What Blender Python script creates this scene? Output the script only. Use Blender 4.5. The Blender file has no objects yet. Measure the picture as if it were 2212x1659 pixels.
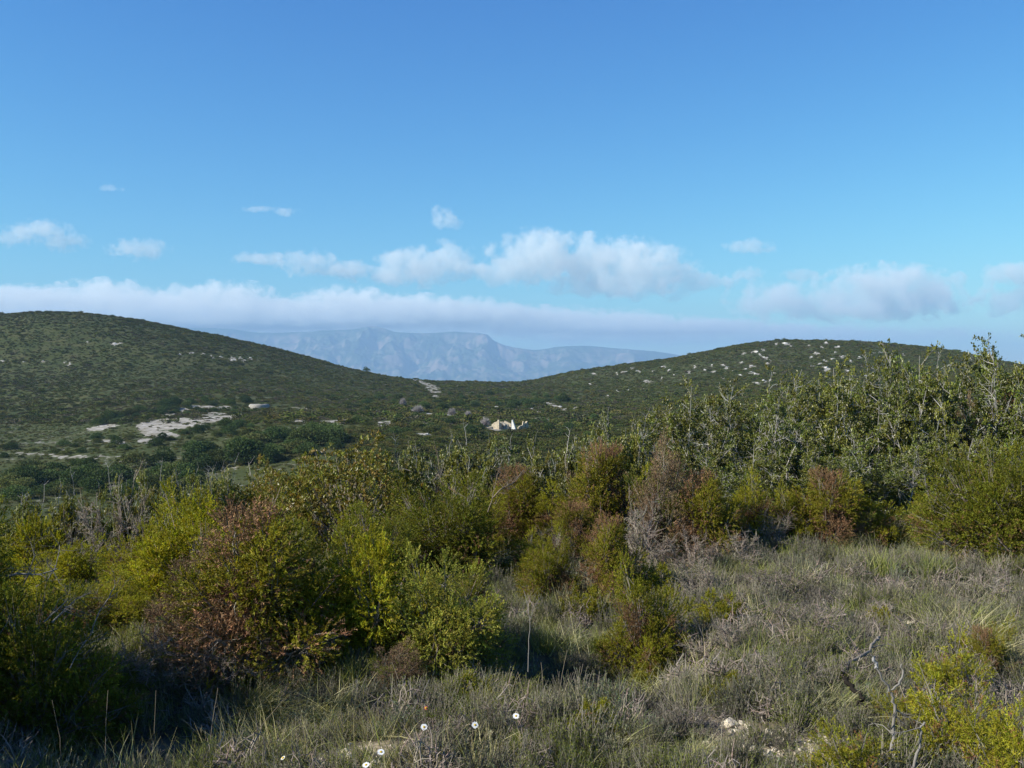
import bpy, math, random
import numpy as np

random.seed(11)
RNG = np.random.default_rng(11)
SC = bpy.context.scene
COL = SC.collection
PI = math.pi

# ------------------------------------------------------------------ camera, sky, sun, exposure
EYE = 1.6
FPX = 995.6                                     # focal length in pixels of the 1024 px wide frame
cam_data = bpy.data.cameras.new("camera")
cam_data.lens = 35.0
cam_data.sensor_width = 36.0
cam_data.clip_start = 0.1
cam_data.clip_end = 120000.0
cam = bpy.data.objects.new("camera", cam_data)
COL.objects.link(cam)
cam.location = (0, 0, EYE)
cam.rotation_euler = (math.radians(90), 0, 0)
SC.camera = cam

SUN_EL = math.radians(33)
SUN_AZ = math.radians(-110)                     # from +Y, clockwise positive: left and a little behind the viewer
sun_vec = (math.sin(SUN_AZ) * math.cos(SUN_EL), math.cos(SUN_AZ) * math.cos(SUN_EL), math.sin(SUN_EL))
world = bpy.data.worlds.new("World")
SC.world = world
world.use_nodes = True
wn = world.node_tree
sky = wn.nodes.new("ShaderNodeTexSky")
sky.sky_type = 'NISHITA'
sky.sun_disc = False
sky.sun_elevation = SUN_EL
sky.sun_rotation = SUN_AZ
sky.altitude = 300
sky.air_density = 1.0
sky.dust_density = 0.15
sky.ozone_density = 2.0
bg = wn.nodes["Background"]
bg.inputs[1].default_value = 0.08
# the camera's deeper rendering of the blue: a power and a gain for each channel of the sky's light
sep = wn.nodes.new("ShaderNodeSeparateColor"); com = wn.nodes.new("ShaderNodeCombineColor")
wn.links.new(sky.outputs[0], sep.inputs[0])
for ch, (gain, power) in enumerate([(.137, 2.00), (.450, 1.47), (1.33, .85)]):
    pw = wn.nodes.new("ShaderNodeMath"); pw.operation = 'POWER'; pw.inputs[1].default_value = power
    ml = wn.nodes.new("ShaderNodeMath"); ml.operation = 'MULTIPLY'; ml.inputs[1].default_value = gain
    wn.links.new(sep.outputs[ch], pw.inputs[0]); wn.links.new(pw.outputs[0], ml.inputs[0]); wn.links.new(ml.outputs[0], com.inputs[ch])
wn.links.new(com.outputs[0], bg.inputs[0])

sun_data = bpy.data.lights.new("sun", 'SUN')
sun_data.energy = 5.0
sun_data.angle = math.radians(0.5)
sun_data.color = (1.0, 0.955, 0.86)
sun = bpy.data.objects.new("sun", sun_data)
COL.objects.link(sun)
from mathutils import Vector, Matrix
sun.rotation_euler = Vector(sun_vec).to_track_quat('Z', 'Y').to_euler()

SC.view_settings.view_transform = 'Standard'
SC.view_settings.look = 'None'
SC.view_settings.exposure = 1.0
SC.view_settings.gamma = 1.0
SC.view_settings.use_curve_mapping = False
cy = SC.cycles if hasattr(SC, 'cycles') else None
if cy:
    cy.max_bounces = 8
    cy.diffuse_bounces = 2
    cy.glossy_bounces = 1
    cy.transmission_bounces = 3
    cy.volume_bounces = 6
    cy.volume_step_rate = 1.0
    cy.volume_max_steps = 64
    cy.transparent_max_bounces = 24
    cy.use_denoising = True
    cy.sample_clamp_indirect = 4.0

# ------------------------------------------------------------------ noise and terrain
def _hash(ix, iy, seed):
    n = (ix.astype(np.int64) * 374761393 + iy.astype(np.int64) * 668265263 + seed * 1442695041) & 0x7fffffff
    n = (n ^ (n >> 13)) * 1274126177 & 0x7fffffff
    n = (n ^ (n >> 16)) * 974634777 & 0x7fffffff
    return (n & 0xffff) / 65535.0
def vnoise(x, y, seed=0):
    x = np.asarray(x, float); y = np.asarray(y, float)
    ix = np.floor(x); iy = np.floor(y)
    fx = x - ix; fy = y - iy
    fx = fx * fx * (3 - 2 * fx); fy = fy * fy * (3 - 2 * fy)
    a = _hash(ix, iy, seed); b = _hash(ix + 1, iy, seed)
    c = _hash(ix, iy + 1, seed); d = _hash(ix + 1, iy + 1, seed)
    return (a + (b - a) * fx) * (1 - fy) + (c + (d - c) * fx) * fy
def fbm(x, y, oct=4, seed=0):
    s = 0; a = 0.5; t = 0
    for k in range(oct):
        s = s + a * vnoise(np.asarray(x) * 2 ** k + 17.3 * k, np.asarray(y) * 2 ** k + 5.1 * k, seed + k)
        t += a; a *= 0.5
    return s / t

def pchip(xk, yk, x):
    """monotone cubic through the knots; yk may be (n, m)"""
    xk = np.asarray(xk, float); yk = np.asarray(yk, float)
    if yk.ndim == 1: yk = yk[:, None]
    h = np.diff(xk)[:, None]; d = np.diff(yk, axis=0) / h
    m = np.zeros_like(yk)
    m[0] = d[0]; m[-1] = d[-1]
    pr = d[:-1] * d[1:]
    w1 = 2 * h[1:] + h[:-1]; w2 = h[1:] + 2 * h[:-1]
    with np.errstate(divide='ignore', invalid='ignore'):
        hm = (w1 + w2) / (w1 / d[:-1] + w2 / d[1:])
    m[1:-1] = np.where(pr > 0, hm, 0)
    x = np.clip(x, xk[0], xk[-1])
    k = np.clip(np.searchsorted(xk, x, side='right') - 1, 0, len(xk) - 2)
    t = ((x - xk[k]) / (xk[k + 1] - xk[k]))[:, None]; hh = (xk[k + 1] - xk[k])[:, None]
    return ((1 + 2 * t) * (1 - t) ** 2 * yk[k] + t * (1 - t) ** 2 * hh * m[k]
            + t * t * (3 - 2 * t) * yk[k + 1] + t * t * (t - 1) * hh * m[k + 1])

SKY_X = [-400, -200, 0, 35, 60, 100, 150, 200, 250, 300, 350, 400, 440, 480, 520, 545, 580, 620, 660, 700, 740, 780, 830, 870, 920, 960, 1000, 1100, 1400]
SKY_Y = [350, 325, 315, 312.5, 312.5, 316, 323, 333, 343, 355.5, 368, 377.5, 381.5, 382.5, 382, 378.5, 371, 364.5, 360, 353, 345.5, 341.5, 340.5, 342.5, 347, 353, 361, 380, 400]
CX = [-400, 0, 150, 300, 400, 520, 620, 720, 850, 1024, 1400]
ZROWS = [
 (0.0,  [0, 0, 0, 0, 0, 0, 0, 0, 0, 0, 0]),
 (5.0,  [-.05, -.03, 0, 0, 0, 0, 0, 0, 0, 0, 0]),
 (8.0,  [-.5, -.3, -.15, -.05, 0, 0, 0, 0, .05, .1, .1]),
 (12.0, [-1.5, -1.1, -.8, -.5, -.25, -.1, 0, .05, .12, .18, .2]),
 (20.0, [-4, -3.2, -2.8, -2.2, -1.6, -1.2, -.9, -.6, -.4, -.3, -.3]),
 (60.0, [-16, -14, -13, -11.5, -10, -9, -7.5, -6, -5, -4, -4]),
 (130.0, [-23, -20.5, -19, -17, -15.5, -14, -12, -9, -7, -6, -6]),
]
PROWS = [
 (200., [510, 507, 499, 484, 474, 470, 455, 435, 425, 420, 420]),
 (300., [470, 463, 448, 436, 432, 438, 428, 415, 408, 405, 405]),
 (370., [455, 447, 431, 419, 418, 424, 417, 405, 400, 398, 398]),
 (450., [438, 428, 412, 410, 409, 411, 408, 396, 390, 388, 392]),
 (650., [385, 372, 370, 384, 393.5, 394, 388, 374, 366, 368, 388]),
]
RIDGE = 850.0
def _build_table():
    cx = np.linspace(-400, 1400, 901)
    ys, zs = [], []
    for Y, r in ZROWS:
        ys.append(Y); zs.append(pchip(CX, r, cx)[:, 0])
    for Y, r in PROWS:
        ys.append(Y); zs.append(EYE - (pchip(CX, r, cx)[:, 0] - 384) / FPX * Y)
    sk = EYE - (pchip(SKY_X, SKY_Y, cx)[:, 0] - 384) / FPX * RIDGE
    ys.append(RIDGE); zs.append(sk)
    ys.append(1000.); zs.append(sk - 14)
    ys.append(1400.); zs.append(np.minimum(sk - 70, -60))
    ys.append(3000.); zs.append(sk * 0 - 140)
    ys.append(60000.); zs.append(sk * 0 - 160)
    t = np.log(np.array(ys) + 6)
    tf = np.linspace(t[0], math.log(3006.), 1400)
    return cx, tf, pchip(t, np.array(zs), tf)
_CX, _TF, _TAB = _build_table()
DIPS = [(0.50, 5.55, .62, .42, .30), (-1.75, 4.75, .8, .55, .25)]    # hollows in the foreground: x, y, rx, ry, depth
def height(X, Y):
    X = np.asarray(X, float); Y = np.asarray(Y, float)
    Yc = np.maximum(Y, 0.0)
    px = 512 + FPX * X / np.maximum(Y, 6.0)
    px = np.clip(px, -399.9, 1399.9)
    t = np.clip(np.log(Yc + 6), _TF[0], _TF[-1] - 1e-6)
    u = (px - _CX[0]) / (_CX[1] - _CX[0]); v = (t - _TF[0]) / (_TF[1] - _TF[0])
    i = np.floor(u).astype(int); j = np.floor(v).astype(int)
    i = np.clip(i, 0, len(_CX) - 2); j = np.clip(j, 0, len(_TF) - 2)
    fu = u - i; fv = v - j
    z = (_TAB[j, i] * (1 - fu) + _TAB[j, i + 1] * fu) * (1 - fv) + (_TAB[j + 1, i] * (1 - fu) + _TAB[j + 1, i + 1] * fu) * fv
    R = np.sqrt(X * X + Y * Y)
    far = np.clip((R - 40) / 200, 0, 1)
    z = z + (fbm(X * .6, Y * .6, 4, 3) - .5) * .22 * np.clip(R / 4, .2, 1.6)
    z = z + far * ((fbm(X / 45, Y / 45, 4, 9) - .5) * 3.0)
    for (dx, dy, rx, ry, dp) in DIPS:
        z = z - dp * np.exp(-((X - dx) / rx) ** 2 - ((Y - dy) / ry) ** 2)
    return z
_off0 = float(height(0.0, 0.0))
def H(x, y): return float(height(x, y))
def ground_at(px, py, ymin=3.0, ymax=1100.0):
    """the ground point that the view ray through a pixel of the photograph meets"""
    ys = np.exp(np.linspace(math.log(ymin), math.log(ymax), 4000))
    xs = (px - 512) / FPX * ys
    zr = EYE - (py - 384) / FPX * ys
    hit = np.nonzero(height(xs, ys) >= zr)[0]
    if len(hit) == 0: return None
    k = hit[0]
    return float(xs[k]), float(ys[k]), float(height(xs[k], ys[k]))

# ------------------------------------------------------------------ mesh helpers
def link(o, parent=None):
    COL.objects.link(o)
    if parent is not None: o.parent = parent
    return o
def mesh_np(name, verts, faces_list, mats, col=None, midx=None, smooth=False):
    """verts (n,3); faces_list: list of (m,k) int arrays; col (n,3) stored as the point attribute Col"""
    me = bpy.data.meshes.new(name)
    verts = np.asarray(verts, np.float32)
    me.vertices.add(len(verts)); me.vertices.foreach_set("co", verts.ravel())
    loops = np.concatenate([f.ravel() for f in faces_list]).astype(np.int32) if faces_list else np.zeros(0, np.int32)
    tot = np.concatenate([np.full(len(f), f.shape[1], np.int32) for f in faces_list]) if faces_list else np.zeros(0, np.int32)
    me.loops.add(len(loops)); me.loops.foreach_set("vertex_index", loops)
    me.polygons.add(len(tot))
    st = np.concatenate([[0], np.cumsum(tot)[:-1]]).astype(np.int32) if len(tot) else tot
    me.polygons.foreach_set("loop_start", st)
    me.polygons.foreach_set("loop_total", tot)
    if midx is not None: me.polygons.foreach_set("material_index", np.asarray(midx, np.int32))
    me.polygons.foreach_set("use_smooth", np.full(len(tot), smooth))
    me.update(calc_edges=True)
    if col is not None:
        a = me.attributes.new("Col", 'FLOAT_COLOR', 'POINT')
        c = np.ones((len(verts), 4), np.float32); c[:, :3] = col
        a.data.foreach_set("color", c.ravel())
    for m in (mats if isinstance(mats, (list, tuple)) else [mats]): me.materials.append(m)
    return me
def obj(name, me, parent=None, loc=None, rot=None, scale=None):
    o = bpy.data.objects.new(name, me); link(o, parent)
    if loc is not None: o.location = loc
    if rot is not None: o.rotation_euler = rot
    if scale is not None: o.scale = scale
    return o
def tag(o, label=None, cat=None, group=None, kind=None):
    if label: o['label'] = label
    if cat: o['category'] = cat
    if group: o['group'] = group
    if kind: o['kind'] = kind
    return o
def unit(v):
    v = np.asarray(v, float)
    return v / np.maximum(np.linalg.norm(v, axis=-1, keepdims=True), 1e-9)
def perp(d):
    a = np.where(np.abs(d[..., 2:3]) < .9, np.array([0, 0, 1.]), np.array([1., 0, 0]))
    u = unit(np.cross(d, a)); return u, np.cross(d, u)

class Buf:
    """collects geometry for one mesh"""
    def __init__(s): s.v = []; s.f = {}; s.c = []; s.n = 0
    def add(s, v, f, c):
        v = np.asarray(v, float).reshape(-1, 3)
        c = np.broadcast_to(np.asarray(c, float), (len(v), 3))
        s.v.append(v); s.c.append(c)
        s.f.setdefault(f.shape[1], []).append(np.asarray(f) + s.n); s.n += len(v)
    def mesh(s, name, mat, smooth=False):
        fl = [np.concatenate(a) for k, a in sorted(s.f.items())]
        return mesh_np(name, np.concatenate(s.v), fl, mat, np.concatenate(s.c), smooth=smooth)
    def blades(s, o, d, L, w, c, rng=RNG):
        """pointed three-sided blades: o origins, d unit directions (n,3), L and w lengths and widths (n)"""
        n = len(o)
        r = unit(rng.normal(size=(n, 3))); side = unit(np.cross(d, r))
        w = np.broadcast_to(w, n)[:, None]; L = np.broadcast_to(L, n)[:, None]
        v = np.stack([o - side * w / 2, o + side * w / 2, o + d * L], 1)
        f = np.arange(3 * n).reshape(n, 3)
        s.add(v, f, np.repeat(np.broadcast_to(c, (n, 3)), 3, 0))
    def leaves(s, o, d, L, w, c, rng=RNG, fold=.25):
        """folded rhombic leaves of two triangles"""
        n = len(o)
        r = unit(rng.normal(size=(n, 3))); side = unit(np.cross(d, r)); up = np.cross(side, d)
        w = np.broadcast_to(w, n)[:, None]; L = np.broadcast_to(L, n)[:, None]
        v = np.stack([o, o + d * L * .5 + side * w / 2 + up * w * fold, o + d * L, o + d * L * .5 - side * w / 2 + up * w * fold], 1)
        b = np.arange(n)[:, None] * 4
        f = np.concatenate([b + [0, 1, 2], b + [0, 2, 3]])
        s.add(v, f, np.repeat(np.broadcast_to(c, (n, 3)), 4, 0))
    def tubes(s, P, r0, r1, c, sides=3):
        """P (n,k,3) polylines; radius from r0 to r1"""
        n, k, _ = P.shape
        d = unit(P[:, -1] - P[:, 0]); u, w = perp(d)
        r0 = np.broadcast_to(r0, n); r1 = np.broadcast_to(r1, n)
        t = np.linspace(0, 1, k)
        R = r0[:, None] + (r1 - r0)[:, None] * t
        ang = np.arange(sides) * 2 * PI / sides
        ring = np.cos(ang)[None, :, None] * u[:, None] + np.sin(ang)[None, :, None] * w[:, None]
        v = P[:, :, None, :] + R[:, :, None, None] * ring[:, None]
        base = (np.arange(n) * k * sides)[:, None, None]
        i = np.arange(k - 1)[None, :, None] * sides; j = np.arange(sides)[None, None, :]; j2 = (j + 1) % sides
        f = np.stack([base + i + j, base + i + j2, base + i + sides + j2, base + i + sides + j], -1).reshape(-1, 4)
        s.add(v, f, np.repeat(np.broadcast_to(c, (n, 3)), k * sides, 0))

def shade(c, n, rng, v=.2, hue=.08):
    """n colours scattered about c"""
    c = np.broadcast_to(np.asarray(c, float), (n, 3))
    return np.clip(c * (1 + rng.uniform(-v, v, (n, 1))) * (1 + rng.uniform(-hue, hue, (n, 3))), .003, .9)

# ------------------------------------------------------------------ materials
def new_mat(name):
    m = bpy.data.materials.new(name); m.use_nodes = True
    nt = m.node_tree; b = nt.nodes["Principled BSDF"]
    return m, nt, b
def N(nt, t, **kw):
    n = nt.nodes.new(t)
    for k, v in kw.items(): setattr(n, k, v)
    return n
def leaf_mat(name, rough=.55, trans=.3, rand=.25, spec=.3, tcol=(1.25, 1.2, .5)):
    m, nt, b = new_mat(name)
    a = N(nt, "ShaderNodeAttribute", attribute_name="Col")
    oi = N(nt, "ShaderNodeObjectInfo")
    mr = N(nt, "ShaderNodeMapRange"); mr.inputs[3].default_value = 1 - rand; mr.inputs[4].default_value = 1 + rand
    nt.links.new(oi.outputs['Random'], mr.inputs[0])
    mul = N(nt, "ShaderNodeVectorMath", operation='SCALE')
    nt.links.new(a.outputs['Color'], mul.inputs[0]); nt.links.new(mr.outputs[0], mul.inputs['Scale'])
    nt.links.new(mul.outputs[0], b.inputs['Base Color'])
    b.inputs['Roughness'].default_value = rough; b.inputs['Specular IOR Level'].default_value = spec
    out = nt.nodes['Material Output']
    if trans > 0:
        tr = N(nt, "ShaderNodeBsdfTranslucent"); mx = N(nt, "ShaderNodeMixShader"); mx.inputs[0].default_value = trans
        tm = N(nt, "ShaderNodeVectorMath", operation='MULTIPLY'); tm.inputs[1].default_value = tcol
        nt.links.new(mul.outputs[0], tm.inputs[0]); nt.links.new(tm.outputs[0], tr.inputs[0])
        nt.links.new(b.outputs[0], mx.inputs[1]); nt.links.new(tr.outputs[0], mx.inputs[2]); nt.links.new(mx.outputs[0], out.inputs[0])
    return m
def stone_mat(name, c1, c2, scale=6., bump=.5, dist=.05):
    m, nt, b = new_mat(name)
    tc = N(nt, "ShaderNodeTexCoord"); n1 = N(nt, "ShaderNodeTexNoise"); n1.inputs['Scale'].default_value = scale; n1.inputs['Detail'].default_value = 8
    cr = N(nt, "ShaderNodeValToRGB"); cr.color_ramp.elements[0].color = (*c1, 1); cr.color_ramp.elements[1].color = (*c2, 1)
    cr.color_ramp.elements[0].position = .35; cr.color_ramp.elements[1].position = .65
    nt.links.new(tc.outputs['Object'], n1.inputs['Vector']); nt.links.new(n1.outputs[0], cr.inputs[0]); nt.links.new(cr.outputs[0], b.inputs['Base Color'])
    bp = N(nt, "ShaderNodeBump"); bp.inputs['Strength'].default_value = bump; bp.inputs['Distance'].default_value = dist
    nt.links.new(n1.outputs[0], bp.inputs['Height']); nt.links.new(bp.outputs[0], b.inputs['Normal'])
    b.inputs['Roughness'].default_value = .9; b.inputs['Specular IOR Level'].default_value = .2
    return m
M = dict(
    needle=leaf_mat("juniper_needles", .6, .35, .18, .2),
    dead=leaf_mat("dead_needles", .8, .15, .15, .1, (1.2, 1, .8)),
    oak=leaf_mat("oak_leaves", .42, .22, .18, .45),
    mastic=leaf_mat("mastic_leaves", .45, .25, .1, .4),
    wood=leaf_mat("grey_wood", .9, 0, .12, .1),
    grass=leaf_mat("grass_blades", .6, .3, .28, .2),
    scrub=leaf_mat("distant_foliage", .8, .1, .35, .1),
    petal=leaf_mat("petals", .6, .3, 0, .2, (1, 1, 1)),
    lime=stone_mat("limestone", (.38, .36, .33), (.62, .59, .54), 1.2, .6, .3),
    pebble=stone_mat("pebble_stone", (.40, .33, .23), (.62, .55, .43), 9., .4, .01),
    ruin=stone_mat("ruin_stone", (.30, .245, .165), (.48, .41, .30), 2.5, .5, .1),
    plaster=stone_mat("white_plaster", (.50, .48, .44), (.66, .64, .60), 2.5, .3, .05),
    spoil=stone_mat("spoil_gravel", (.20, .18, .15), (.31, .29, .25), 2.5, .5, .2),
)

# ------------------------------------------------------------------ bare ground mask (pixel space of the photo for the far valley, metres near the viewer)
BARE = [  # far strips: px, py, half width, half height, tilt, strength
 (172, 424, 22, 4.2, -.02, 1), (150, 427, 13, 4.0, .10, .95), (205, 420.5, 26, 2.6, -.12, 1), (232, 417, 12, 2.0, -.2, .9),
 (160, 434, 18, 3.0, .1, .7), (148, 441, 12, 2.0, .0, .75), (102, 427.5, 15, 1.9, -.16, .9), (112, 441, 14, 1.3, .0, .7), (124, 443, 8, 2.0, .2, .6),
 (210, 407, 22, 1.3, .02, .8), (184, 409.5, 9, 1.2, 0, .7), (170, 415.5, 9, 1.2, 0, .7), (214, 414, 12, 1.5, -.05, .6), (183, 419.5, 6, 1.5, 0, .9),
 (28, 454, 20, 1.0, .0, .5), (60, 450, 5, 2.0, .2, .8), (90, 457, 40, 1.2, .02, .55), (30, 474, 18, 1.0, -.05, .45), (8, 481, 10, 1.5, 0, .6), (140, 461, 30, 1.2, 0, .5),
 (330, 422, 12, 1.6, .0, .9), (347, 421.5, 6, 1.4, 0, .8), (386, 424.5, 9, 2.6, .0, .8), (300, 421, 8, 1.4, .1, .7), (420, 414, 12, 1.0, .02, .8), (450, 415.5, 9, 1.0, .05, .8),
 (420, 424, 9, 1.2, -.2, .6), (465, 422, 9, 1.2, .3, .7), (275, 432, 14, 1.3, -.02, .55), (300, 409, 12, 1.2, .1, .5), (425, 435, 10, 1.6, .05, .8), (495, 428, 12, 1.6, .05, .8), (556, 407, 12, 1.6, .3, .8),
 (425, 383.5, 14, 1.6, .35, .7), (432, 390, 8, 2.0, .3, .6), (434, 396, 5, 1.4, 0, .7), (540, 420, 12, 2.0, 0, .5), (60, 442, 40, 1.2, -.05, .4), (250, 398, 30, 1.0, 0, .25),
]
OUT_L = [(115, 344, 9), (179, 354, 5), (193, 353, 6), (203, 353.5, 4), (212, 356.5, 5), (221, 357, 6), (232, 357.5, 4), (240, 357.5, 6), (250, 358, 6), (233, 360, 5), (3, 361, 5), (43, 361, 6), (70, 364, 5), (87, 342, 4), (120, 343, 4), (243, 361, 4), (66, 362, 4), (24, 362, 4)]
OUT_R = [(785, 344, 9), (790, 346, 5), (776, 344, 5), (821, 347, 7), (826, 342.7, 6), (809, 345.5, 4), (839, 347, 7), (756, 352, 8), (764, 357.5, 7), (816, 353, 7), (811, 357.5, 6), (824, 361, 6), (826, 368, 9), (828, 370, 8), (840, 365, 5), (751, 366, 7), (751, 372, 8), (756, 374, 7),
 (774, 373, 6), (764, 381, 8), (771, 380.6, 7), (757, 383, 8), (712, 365, 5), (727, 367, 6), (723, 364.6, 5), (715, 372, 5), (669, 370, 4), (662, 367, 5), (851, 361, 5), (859, 357, 5), (873, 353, 5), (880, 352.6, 6), (903, 354, 5), (890, 355, 4), (811, 366, 4), (866, 376, 7),
 (768, 363, 4), (745, 353.4, 4), (760, 354.6, 5), (843, 356.7, 5), (746, 369, 5), (733, 371, 4), (705, 370, 5), (742, 362, 5), (820, 357, 5), (832, 359, 4), (819, 364, 4), (762, 349.5, 5), (770, 360, 4), (848, 371, 4), (695, 366, 4), (688, 372, 4), (740, 375, 5), (722, 378, 5), (835, 352, 4), (862, 366, 4)]
OUT_M = [(501, 385, 4), (610, 365, 7), (625, 372, 7), (617, 373, 5), (602, 366, 4), (647, 381, 8), (617, 391, 5), (629, 390, 4), (608, 395.6, 5), (577, 398, 4), (594.5, 374, 4), (637, 371, 5), (674, 375, 4), (654, 371, 5), (631, 368, 4), (662, 378, 4), (590, 384, 4), (644, 389, 4)]
OUT_V = [(560.5, 407, 7), (538, 412, 8), (584, 416, 6), (543, 430, 9), (496, 406, 4), (511, 407, 4), (521, 417, 5), (576, 407.5, 5), (567, 409, 5), (532, 409, 6), (590, 404, 5), (427, 435, 9), (16, 484, 12), (24, 496, 9), (456, 422, 6), (463, 424, 5), (508, 415, 3), (347, 422, 5), (52, 486, 8)]
BARE += [(x, y + .4, w * .42, .9, 0, .8) for x, y, w in OUT_L + OUT_R + OUT_M + OUT_V]
def bare_far(px, py):
    m = np.zeros(np.shape(px))
    jx = (fbm(px / 5., py / 2., 3, 71) - .5) * 9; jy = (fbm(px / 6., py / 2.5, 3, 72) - .5) * 3.5
    for (cx, cy_, hw, hh, tl, s) in BARE:
        dx = px + jx - cx; dy = py + jy - cy_ - tl * dx
        q = (dx / hw) ** 2 + (dy / (hh * 1.3)) ** 2
        m = np.maximum(m, s * np.clip((1.25 - q) * 2.5, 0, 1))
    return m
NEARBARE = [(903, 626, .20, .12), (768, 748, .32, .17), (360, 757, .25, .22), (815, 770, .36, .09), (722, 726, .12, .08), (655, 722, .09, .06)]
_nb = []
for (px, py, rx, ry) in NEARBARE:
    g = ground_at(px, py); _nb.append((g[0], g[1], rx, ry))
def bare_near(X, Y):
    m = np.zeros(np.shape(X))
    j = (fbm(np.asarray(X) * 5, np.asarray(Y) * 5, 3, 44) - .5) * 1.4
    for (x, y, rx, ry) in _nb:
        q = ((X - x) / rx) ** 2 + ((Y - y) / ry) ** 2 + j
        m = np.maximum(m, np.clip((1.3 - q) * 2, 0, 1))
    return m

# ------------------------------------------------------------------ ground sheet
def build_ground():
    a1 = np.linspace(-33, 33, 760)
    a0 = np.linspace(-180, -33, 60)[:-1]; a2 = np.linspace(33, 180, 60)[1:-1]
    ang = np.radians(np.concatenate([a0, a1, a2]))
    r = np.concatenate([np.exp(np.linspace(math.log(.3), math.log(20), 150))[:-1], np.exp(np.linspace(math.log(20), math.log(150), 70))[:-1],
                        np.arange(150, 960, 2.3), np.exp(np.linspace(math.log(970), math.log(30000), 40))])
    A, R = np.meshgrid(ang, r)
    X = np.sin(A) * R; Y = np.cos(A) * R
    Z = height(X, Y)
    nr, na = X.shape
    v = np.stack([X, Y, Z], -1).reshape(-1, 3)
    c = np.array([[0, 0, H(0, 0)]])
    v = np.concatenate([v, c])
    i, j = np.meshgrid(np.arange(nr - 1), np.arange(na), indexing='ij'); j2 = (j + 1) % na
    f = np.stack([i * na + j, i * na + j2, (i + 1) * na + j2, (i + 1) * na + j], -1).reshape(-1, 4)[:, ::-1]
    jj = np.arange(na); cf = np.stack([np.full(na, nr * na), (jj + 1) % na, jj], 1)
    px = 512 + FPX * X / np.maximum(Y, 1); py = 384 - (Z - EYE) * FPX / np.maximum(Y, 1)
    bf = np.where((Y > 150) & (R < 960), bare_far(px, py), 0)
    bf = np.maximum(bf, np.where((Y > 150) & (py > 420) & (px < 350) & (px > -60), .22 + .35 * (fbm(X / 9., Y / 14., 3, 91) - .5), 0))
    bn = np.where((Y < 14) & (Y > 2), bare_near(X, Y), 0)
    far = np.clip((R - 12) / 60, 0, 1)
    col = np.stack([bf, bn, far], -1).reshape(-1, 3)
    col = np.concatenate([col, [[0, 0, 0]]])
    m, nt, b = new_mat("ground_soil")
    at = N(nt, "ShaderNodeAttribute", attribute_name="Col"); sp = N(nt, "ShaderNodeSeparateColor")
    nt.links.new(at.outputs['Color'], sp.inputs[0])
    geo = N(nt, "ShaderNodeNewGeometry")
    def noise(scale, det=6):
        n = N(nt, "ShaderNodeTexNoise"); n.inputs['Scale'].default_value = scale; n.inputs['Detail'].default_value = det
        nt.links.new(geo.outputs['Position'], n.inputs['Vector']); return n
    def ramp(src, stops):
        r_ = N(nt, "ShaderNodeValToRGB"); e = r_.color_ramp.elements
        while len(e) < len(stops): e.new(.5)
        for k, (p, cc) in enumerate(stops): e[k].position = p; e[k].color = (*cc, 1)
        nt.links.new(src, r_.inputs[0]); return r_
    def mix(fac, a, bb):
        mx = N(nt, "ShaderNodeMix", data_type='RGBA')
        nt.links.new(fac, mx.inputs[0]); nt.links.new(a, mx.inputs[6]); nt.links.new(bb, mx.inputs[7]); return mx.outputs[2]
    near = ramp(noise(7).outputs[0], [(.3, (.045, .038, .026)), (.5, (.085, .070, .045)), (.7, (.15, .125, .085))])
    pale = ramp(noise(40).outputs[0], [(.3, (.16, .125, .08)), (.55, (.28, .23, .16)), (.75, (.40, .35, .27))])
    hill = ramp(noise(.09, 10).outputs[0], [(.35, (.034, .045, .012)), (.5, (.046, .054, .015)), (.65, (.064, .064, .024))])
    farpale = ramp(noise(.35, 9).outputs[0], [(.3, (.12, .11, .07)), (.45, (.21, .19, .155)), (.6, (.30, .28, .25)), (.75, (.40, .38, .35))])
    c_ = mix(sp.outputs[2], near.outputs[0], hill.outputs[0])
    c_ = mix(sp.outputs[1], c_, pale.outputs[0])
    fr = N(nt, "ShaderNodeMath", operation='MULTIPLY_ADD'); fr.inputs[1].default_value = 1.6; fr.inputs[2].default_value = -.8; nt.links.new(noise(.45, 8).outputs[0], fr.inputs[0])
    fs = N(nt, "ShaderNodeMath", operation='ADD'); nt.links.new(sp.outputs[0], fs.inputs[0]); nt.links.new(fr.outputs[0], fs.inputs[1])
    fm = N(nt, "ShaderNodeMapRange"); fm.inputs[1].default_value = .42; fm.inputs[2].default_value = .62; nt.links.new(fs.outputs[0], fm.inputs[0])
    c_ = mix(fm.outputs[0], c_, farpale.outputs[0])
    nt.links.new(c_, b.inputs['Base Color']); b.inputs['Roughness'].default_value = .95; b.inputs['Specular IOR Level'].default_value = .1
    bp = N(nt, "ShaderNodeBump"); bp.inputs['Strength'].default_value = .6; bp.inputs['Distance'].default_value = .03
    nt.links.new(noise(30).outputs[0], bp.inputs['Height']); nt.links.new(bp.outputs[0], b.inputs['Normal'])
    me = mesh_np("ground", v, [f, cf], m, col, smooth=True)
    tag(obj("ground", me), "hilly limestone ground with two rounded ridges round a shallow valley", kind="structure")
build_ground()

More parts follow.
